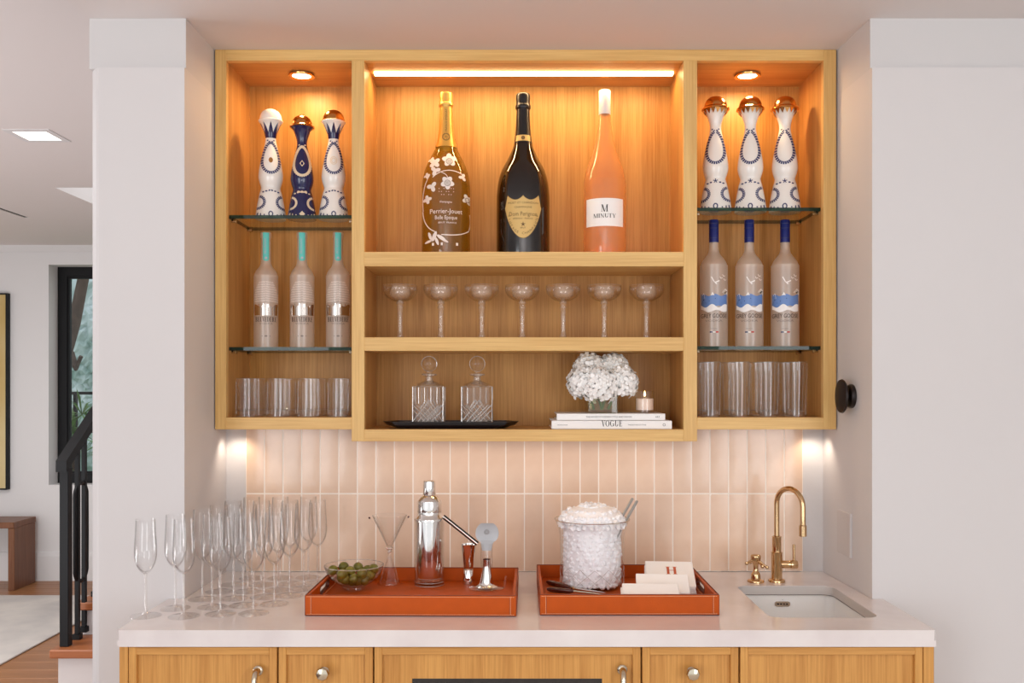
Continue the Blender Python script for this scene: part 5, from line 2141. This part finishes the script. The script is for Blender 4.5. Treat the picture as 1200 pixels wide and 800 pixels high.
m.lathe([(r * S, z * S) for r, z in [(7.4, 104.8), (7.6, 105.4), (7.4, 119.6), (7.0, 121.2), (5.8, 121.8), (0, 121.9)]], HX, HY, ZF, 36)
m.build('cap', 'chrome', T, 35)

# ---- jigger
JX, JY = X_(549, 2.40), 2.40
S = 2.40 / FPX
T = thing('jigger', 'small polished double cone jigger right of the shaker', 'jigger', (JX, JY, ZF))
m = MB()
m.lathe([(r * S, z * S) for r, z in [(7.0, 0), (7.1, .5), (5.4, 16.4), (4.8, 17.2), (5.4, 18), (8.8, 45.6), (8.9, 46.2), (8.3, 46.1), (4.6, 19), (0, 18.4)]], JX, JY, ZF, 36)
m.lathe([(r * S, z * S) for r, z in [(6.6, .1), (4.6, 15.5), (0, 16)]], JX, JY, ZF, 36)
m.build('double_cone', 'chrome', T, 40)
m = MB()
m.lathe([(r * S, z * S) for r, z in [(5.2, 16.4), (5.6, 16.9), (5.6, 17.5), (5.2, 18)]], JX, JY, ZF, 30)
m.build('waist_ring', 'nickel', T)

# ---- footed glass and julep strainer
QX, QY = X_(570.3, 2.345), 2.345
S = 2.345 / FPX
T = thing('footed_glass', 'slim tubular glass with a flared steel foot at the right of the tray', 'glass', (QX, QY, ZF))
m = MB()
m.lathe([(r * S, z * S) for r, z in [(4.4, 20), (6.6, 24), (7.2, 30), (7.2, 53), (6.7, 53), (6.7, 30), (6.1, 25), (0, 21)]], QX, QY, ZF, 32)
m.build('tube', 'glass_rim', T, 50)
m = MB()
m.lathe([(r * S, z * S) for r, z in smoothprof([(4.5, 34), (4.6, 26), (5.3, 20), (7.2, 10), (9.0, 4.6), (13.0, 2.4)], 4)], QX, QY, ZF, 36)
m.build('flared_sleeve', 'chrome', T, 60)
m = MB()
m.lathe([(r * S, z * S) for r, z in [(8, 2.6), (13, 2.4), (20.8, 1.4), (21.4, .7), (21.0, 0), (0, 0)]], QX, QY, ZF, 44)
m.build('foot_disc', 'glass_rim', T, 50)
T = thing('julep_strainer', 'round steel strainer standing in the slim glass, its handle leaning on the shaker', 'strainer', (QX, QY, ZF + 40 * S))
Yd = 2.345
c = Vector(at(570.8, 624.6, Yd))
m = MB()
pts = []
R_ = 13.6 * S
for k in range(44):
    a = 2 * PI * k / 44
    u, v = R_ * math.cos(a), R_ * math.sin(a)
    v = min(v, R_ * .86)
    if v < -R_ * .55: u *= 1 - .22 * ((-v / R_ - .55) / .45)
    pts.append((c.x + u, c.z + v))
dome = MB()
for rr, off in ((1, 0), (.8, .0009), (.55, .0016), (.25, .002)):
    for (u, v) in pts: dome.v.append((c.x + (u - c.x) * rr, Yd + off, c.z + (v - c.z) * rr))
for L in range(3):
    for k in range(44):
        dome.f.append((L * 44 + k, L * 44 + (k + 1) % 44, L * 44 + 44 + (k + 1) % 44, L * 44 + 44 + k))
        dome.m.append(0)
dome.f.append(tuple(range(132, 176))); dome.m.append(0)
back_ = [(p[0], p[1] + .0014, p[2]) for p in dome.v]
o_ = len(dome.v)
dome.f += [tuple(i + o_ for i in f)[::-1] for f in list(dome.f)]
dome.m = [0] * len(dome.f)
dome.v += back_
for k in range(44):
    dome.f.append((k, (k + 1) % 44, o_ + (k + 1) % 44, o_ + k)); dome.m.append(0)
dk = dome.build('bowl_disc', 'steel', T, 60)
m = MB()
for rr in (.0062, .0036):
    for i in range(20):
        a0, a1 = 2 * PI * i / 20, 2 * PI * (i + 1) / 20
        cc = (c.x - .001, c.z + .003)
        q = [(cc[0] + rr * math.cos(a0), cc[1] + rr * math.sin(a0)), (cc[0] + rr * math.cos(a1), cc[1] + rr * math.sin(a1))]
        m.add([(q[0][0], Yd - .0003, q[0][1]), (q[1][0], Yd - .0003, q[1][1]), (cc[0] + (rr - .0008) * math.cos(a1), Yd - .0003, cc[1] + (rr - .0008) * math.sin(a1)),
               (cc[0] + (rr - .0008) * math.cos(a0), Yd - .0003, cc[1] + (rr - .0008) * math.sin(a0))], [(0, 1, 2, 3)])
m.build('stamp', 'grey_ink', dk, 0)
m = MB()   # tapering tang down into the tube
m.add([(c.x - .017, Yd, c.z - .0175), (c.x + .017, Yd, c.z - .0175), (QX + .011, QY, ZF + 44 * S), (QX - .011, QY, ZF + 44 * S),
       (c.x - .017, Yd + .0014, c.z - .0175), (c.x + .017, Yd + .0014, c.z - .0175), (QX + .011, QY + .0014, ZF + 44 * S), (QX - .011, QY + .0014, ZF + 44 * S)],
      [(0, 1, 2, 3), (4, 7, 6, 5), (0, 4, 5, 1), (1, 5, 6, 2), (2, 6, 7, 3), (3, 7, 4, 0)])
m.build('tang', 'steel', T, 0)
m = MB()
a = Vector(at(559.5, 637, 2.343))
b = Vector(at(519.5, 605, 2.372))
dv = (b - a).normalized()
pr = Vector((dv.z, 0, -dv.x))
for off, r_ in ((.0042, .0016), (-.0042, .0016)):
    m.tube([a + pr * off, b + pr * off], r_, 8)
m.build('handle', 'darkbronze', T)
m = MB()
m.tube([a, b], .0028, 8)
m.build('handle_core', 'chrome', T)

# ---- ice bucket
IX, IY = X_(693.8, 2.372), 2.372
S = 2.372 / FPX
T = thing('ice_bucket', 'large clear cut glass ice bucket heaped with crushed ice', 'bucket', (IX, IY, ZF))
BP = [(0, 0), (34, 0), (36.4, 1), (37, 4), (37.4, 30), (38.4, 60), (40.4, 71), (43.6, 77.4), (44.4, 78.6), (43.4, 78.6), (39.6, 71), (37.4, 60), (36.2, 30), (35.8, 6), (33, 3.6), (0, 3.4)]
m = MB()
m.lathe([(r * S, z * S) for r, z in BP], IX, IY, ZF, 56)
bk = m.build('bucket_wall', 'glass_rim', T, 40)
m = MB()
for k in range(14):
    a0 = 2 * PI * k / 14
    for sg in (-1, 1):
        pts = []
        for t in range(6):
            a = a0 + sg * t / 5 * 2 * PI / 14 * 1.5
            z = 3 + 22 * t / 5
            pts.append((IX + 37.5 * S * math.cos(a), IY + 37.5 * S * math.sin(a), ZF + z * S))
        m.tube(pts, .00045, 4)
m.build('cut_pattern', 'crystal_line', bk)
m = MB()
ring = [(IX + 44 * S * math.cos(2 * PI * k / 48), IY + 44 * S * math.sin(2 * PI * k / 48), ZF + 78.6 * S) for k in range(49)]
m.tube(ring, .0010, 6, caps=False)
m.build('rim', 'nickel', T)
rnd = random.Random(5)
m = MB()


def lump(m, c, r, rnd):
    vs = []
    rot = Euler((rnd.uniform(0, 3), rnd.uniform(0, 3), rnd.uniform(0, 3))).to_matrix()
    base = [(1, 0, 0), (-1, 0, 0), (0, 1, 0), (0, -1, 0), (0, 0, 1), (0, 0, -1), (.62, .62, .62), (-.62, .62, .62), (.62, -.62, .62), (.62, .62, -.62), (-.62, -.62, .62), (-.62, .62, -.62), (.62, -.62, -.62), (-.62, -.62, -.62)]
    faces = [(0, 6, 8), (0, 9, 6), (0, 12, 9), (0, 8, 12), (1, 10, 7), (1, 7, 11), (1, 11, 13), (1, 13, 10), (2, 7, 6), (2, 6, 9), (2, 9, 11), (2, 11, 7),
             (3, 8, 10), (3, 12, 8), (3, 13, 12), (3, 10, 13), (4, 6, 7), (4, 8, 6), (4, 10, 8), (4, 7, 10), (5, 11, 9), (5, 9, 12), (5, 12, 13), (5, 13, 11)]
    sc = (rnd.uniform(.75, 1.2), rnd.uniform(.75, 1.2), rnd.uniform(.75, 1.2))
    for p in base:
        q = rot @ Vector([p[i] * sc[i] * r * rnd.uniform(.85, 1.1) for i in range(3)])
        vs.append((c[0] + q.x, c[1] + q.y, c[2] + q.z))
    m.add(vs, faces)


for z in [5 + 5.2 * i for i in range(18)]:
    rr = 32.0 if z < 72 else 38.5 * math.sqrt(max(0, 1 - ((z - 73) / 22) ** 2))
    for ring_r in (rr, rr - 5.5) if z < 72 else [rr - 4.8 * q for q in range(int(rr / 4.8) + 1)]:
        cnt = max(1, int(2 * PI * ring_r / 6.0))
        for k in range(cnt):
            a = 2 * PI * k / cnt + rnd.uniform(-.1, .1) + z
            r2 = ring_r + rnd.uniform(-1.4, 0)
            lump(m, (IX + r2 * S * math.cos(a), IY + r2 * S * math.sin(a), ZF + (z + rnd.uniform(-1.2, 1.2)) * S), rnd.uniform(2.6, 3.8) * S, rnd)
m.lathe([(0, 3.8 * S), (32.2 * S, 4.5 * S), (32.6 * S, 62 * S), (35.5 * S, 72 * S), (36.5 * S, 80 * S), (28 * S, 89.5 * S), (15 * S, 94 * S), (0, 95.5 * S)], IX, IY, ZF, 24)
ice = tag(m.build('crushed_ice', 'ice', None, 30), 'heap of white crushed ice filling the glass bucket', 'ice')
ice['kind'] = 'stuff'
m = MB()
T = thing('ice_tongs', 'polished steel tongs standing in the ice with two arms above the rim', 'tongs', at(728, 612, 2.38))
for i, (a, b) in enumerate((((741.2, 584.2), (712, 634)), ((746.3, 587.2), (718, 637)))):
    m = MB()
    p0, p1 = Vector(at(a[0], a[1], 2.395)), Vector(at(b[0], b[1], 2.325))
    m.tube([p0 + (p0 - p1).normalized() * .001, p0, p1], [.0026, .0034, .0034], 10)
    m.build('arm', 'steel', T)
m = MB()
m.tube([at(712, 634, 2.325), at(708, 641, 2.318), at(713, 643, 2.316), at(718, 637, 2.325)], .0024, 8)
m.build('claw', 'chrome', T)


# ---- napkins
def napkins(x0, x1, y0, y1, h, pitch, yaw, n, label, mono=None):
    cx, cy = (x0 + x1) / 2, (y0 + y1) / 2
    T = thing('napkin_stack', label, 'napkins', (cx, cy, ZF), 'white paper napkins on the right tray')
    t = h / n
    rnd = random.Random(n)
    for k in range(n):
        m = MB()
        dx, dy = rnd.uniform(-.002, .002), rnd.uniform(-.001, .001)
        z = ZF + k * t
        m.box(x0 + dx, x1 + dx, y0 + dy, y1 + dy, z, z + t * .94, min(.0014, t * .4))
        # sloping pile: shear heights along the depth
        m.v = [(p[0], p[1], ZF + (p[2] - ZF) * (1 + pitch * (p[1] - cy) / (y1 - y0))) for p in m.v]
        m.build('napkin', 'white', T, 0)
    if mono:
        d = MB()
        for q in serif('H'):
            vs = []
            for (u, v) in q:
                X = cx + .004 + (u - .42) * .036
                Y_ = cy - .004 + v * .030
                vs.append((X, Y_, ZF + h * .995 * (1 + pitch * (Y_ - cy) / (y1 - y0)) + .0006))
            d.add(vs, [tuple(range(len(vs)))])
        d.build('monogram', 'red_ink', T, 0)
    T.rotation_euler = (0, 0, yaw)
    return T


napkins(.318, .436, 2.262, 2.362, .044, .95, R(-5), 7, 'tallest white napkin pile at the back with an orange letter H', True)
napkins(.284, .408, 2.198, 2.258, .038, .85, R(-5), 6, 'middle white napkin pile between the two others')
napkins(.242, .372, 2.139, 2.194, .032, .80, R(-3), 5, 'lowest white napkin pile at the front of the tray')

# ---- bar knife / corkscrew
T = thing('bar_tool', 'small bar tool with two dark wooden grips and a steel blade before the bucket', 'bar tool', at(671, 688, 2.19))
zk = ZF + .006
P = lambda px, py: Vector(at(px, py, (EYE - zk) * FPX / (py - 450)))
m = MB()
a, b = P(641, 681.5), P(669, 688.5)
m.tube([a, a.lerp(b, .12), a.lerp(b, .5), a.lerp(b, .85), b], [.003, .0062, .0072, .0060, .0035], 12)
m.build('grip', 'wood_dark', T)
m = MB()
a, b = P(641, 690), P(672, 692.5)
m.tube([a, a.lerp(b, .12), a.lerp(b, .5), a.lerp(b, .85), b], [.003, .0055, .0062, .0055, .0035], 12)
m.build('grip', 'wood_dark', T)
m = MB()
a, b = P(669, 688.8), P(709, 694.5)
m.tube([a, a.lerp(b, .15), a.lerp(b, .6), b], [.004, .0034, .0030, .0012], 10)
m.build('blade', 'chrome', T)
m = MB()
a, b = P(672, 692.5), P(706, 696.2)
m.tube([a, a.lerp(b, .5), b], [.0026, .0026, .0012], 8)
m.build('lever', 'nickel', T)
m = MB()
c = P(670.5, 690.2)
m.lathe([(0, -.0065), (.0048, -.006), (.0052, 0), (.0048, .006), (0, .0065)], c.x, c.y, c.z, 14)
m.build('bolster', 'brass', T)
# little clear stirrer leaning on the side of the left tray
T0_ = MB()
a, b = Vector(at(590.5, 691, 2.345)), Vector(at(593.0, 675, 2.365))
T0_.tube([a, b], .0032, 8)
tag(T0_.build('glass_stub', 'crystal', None), 'short clear glass rod at the right inner side of the left tray', 'rod')

# ================================================================== BRASS TAPS
FXX, FYY = X_(910.5, 2.49), 2.492
S = FYY / FPX
T = thing('faucet', 'tall brass gooseneck faucet behind the sink', 'faucet', (FXX, FYY, CT))
m = MB()
m.lathe([(r * S, z * S) for r, z in [(0, 0), (9.6, 0), (9.8, 1.2), (9.0, 2.8), (6.6, 3.6)]], FXX, FYY, CT, 32)
m.build('flange', 'brass', T)
m = MB()
m.lathe([(r * S, z * S) for r, z in [(6.4, 3), (6.4, 33.4), (6.7, 33.8), (6.7, 34.8), (5.3, 35.2), (5.3, 52), (5.6, 52.4), (5.6, 53.2), (3.6, 53.8)]], FXX, FYY, CT, 32)
m.build('body', 'brass', T)
m = MB()
pts = [(FXX, FYY, CT + 50 * S), (FXX, FYY, CT + 70 * S), (FXX, FYY, CT + 92 * S)]
ex, ey = 9.6 * S, -.085        # spout reaches forward over the sink
for k in range(1, 17):
    t = k / 16
    a = PI * t
    pts.append((FXX + ex * 2 * (1 - math.cos(a)) / 2, FYY + ey * (1 - math.cos(a)) / 2, CT + (92 + 19 * math.sin(a)) * S))
tipx, tipy = pts[-1][0], pts[-1][1]
pts.append((tipx, tipy, CT + 70 * S))
m.tube(pts, 3.1 * S, 14)
m.build('spout', 'brass', T)
m = MB()
m.lathe([(3.3 * S, 72 * S), (4.2 * S, 71 * S), (4.2 * S, 59.5 * S), (3.6 * S, 59 * S), (0, 59.4 * S)], tipx, tipy, CT, 24)
m.build('nozzle', 'brass', T)
m = MB()
rx = Matrix.Rotation(R(90), 4, 'Y')
m.lathe([(r * S, z * S) for r, z in [(3.6, 4), (4.2, 6), (4.6, 7), (4.6, 14.2), (4.1, 14.6), (4.1, 15.2), (5.2, 15.6), (5.2, 22.6), (4.6, 23.4), (0, 23.4)]], FXX, FYY - .004, CT + 20.5 * S, 28, mat=rx)
m.build('valve', 'brass', T)
m = MB()
lx = FXX + 19.5 * S
m.tube([(lx, FYY - .004, CT + 24 * S), (lx, FYY - .004, CT + 44 * S)], .0036, 12)
m.build('lever', 'brass', T)
AX, AY = X_(886, 2.485), 2.488
T = thing('side_tap', 'short brass tap with a cross handle left of the faucet', 'tap', (AX, AY, CT))
m = MB()
m.lathe([(r * S, z * S) for r, z in [(0, 0), (9.6, 0), (9.8, 1.2), (9.0, 2.6), (5.6, 3.4), (5.4, 8.4), (4.8, 10.6), (3.4, 12), (2.8, 15.5), (3.0, 19)]], AX, AY, CT, 32)
m.build('body', 'brass', T)
m = MB()
m.lathe([(r * S, z * S) for r, z in smoothprof([(2.8, 18), (3.4, 21), (5.4, 26), (6.0, 29.5), (5.4, 31.6), (3.0, 32.4), (0, 32.5)], 3)], AX, AY, CT, 28)
m.build('hub', 'brass', T)
for dx, dy, dz in ((-11.6, -4, 22.6), (12.0, -4, 17.8), (-4, 11, 21), (5, -11, 20)):
    m = MB()
    a = Vector((AX, AY, CT + 28 * S))
    b = Vector((AX + dx * S, AY + dy * S, CT + dz * S))
    m.tube([a, a.lerp(b, .45), a.lerp(b, .8), b], [.0035, .0030, .0028, .0046], 10)
    m.lathe([(0, -.005), (.004, -.0035), (.005, 0), (.004, .0035), (0, .005)], b.x, b.y, b.z, 12)
    m.build('cross_arm', 'brass', T)
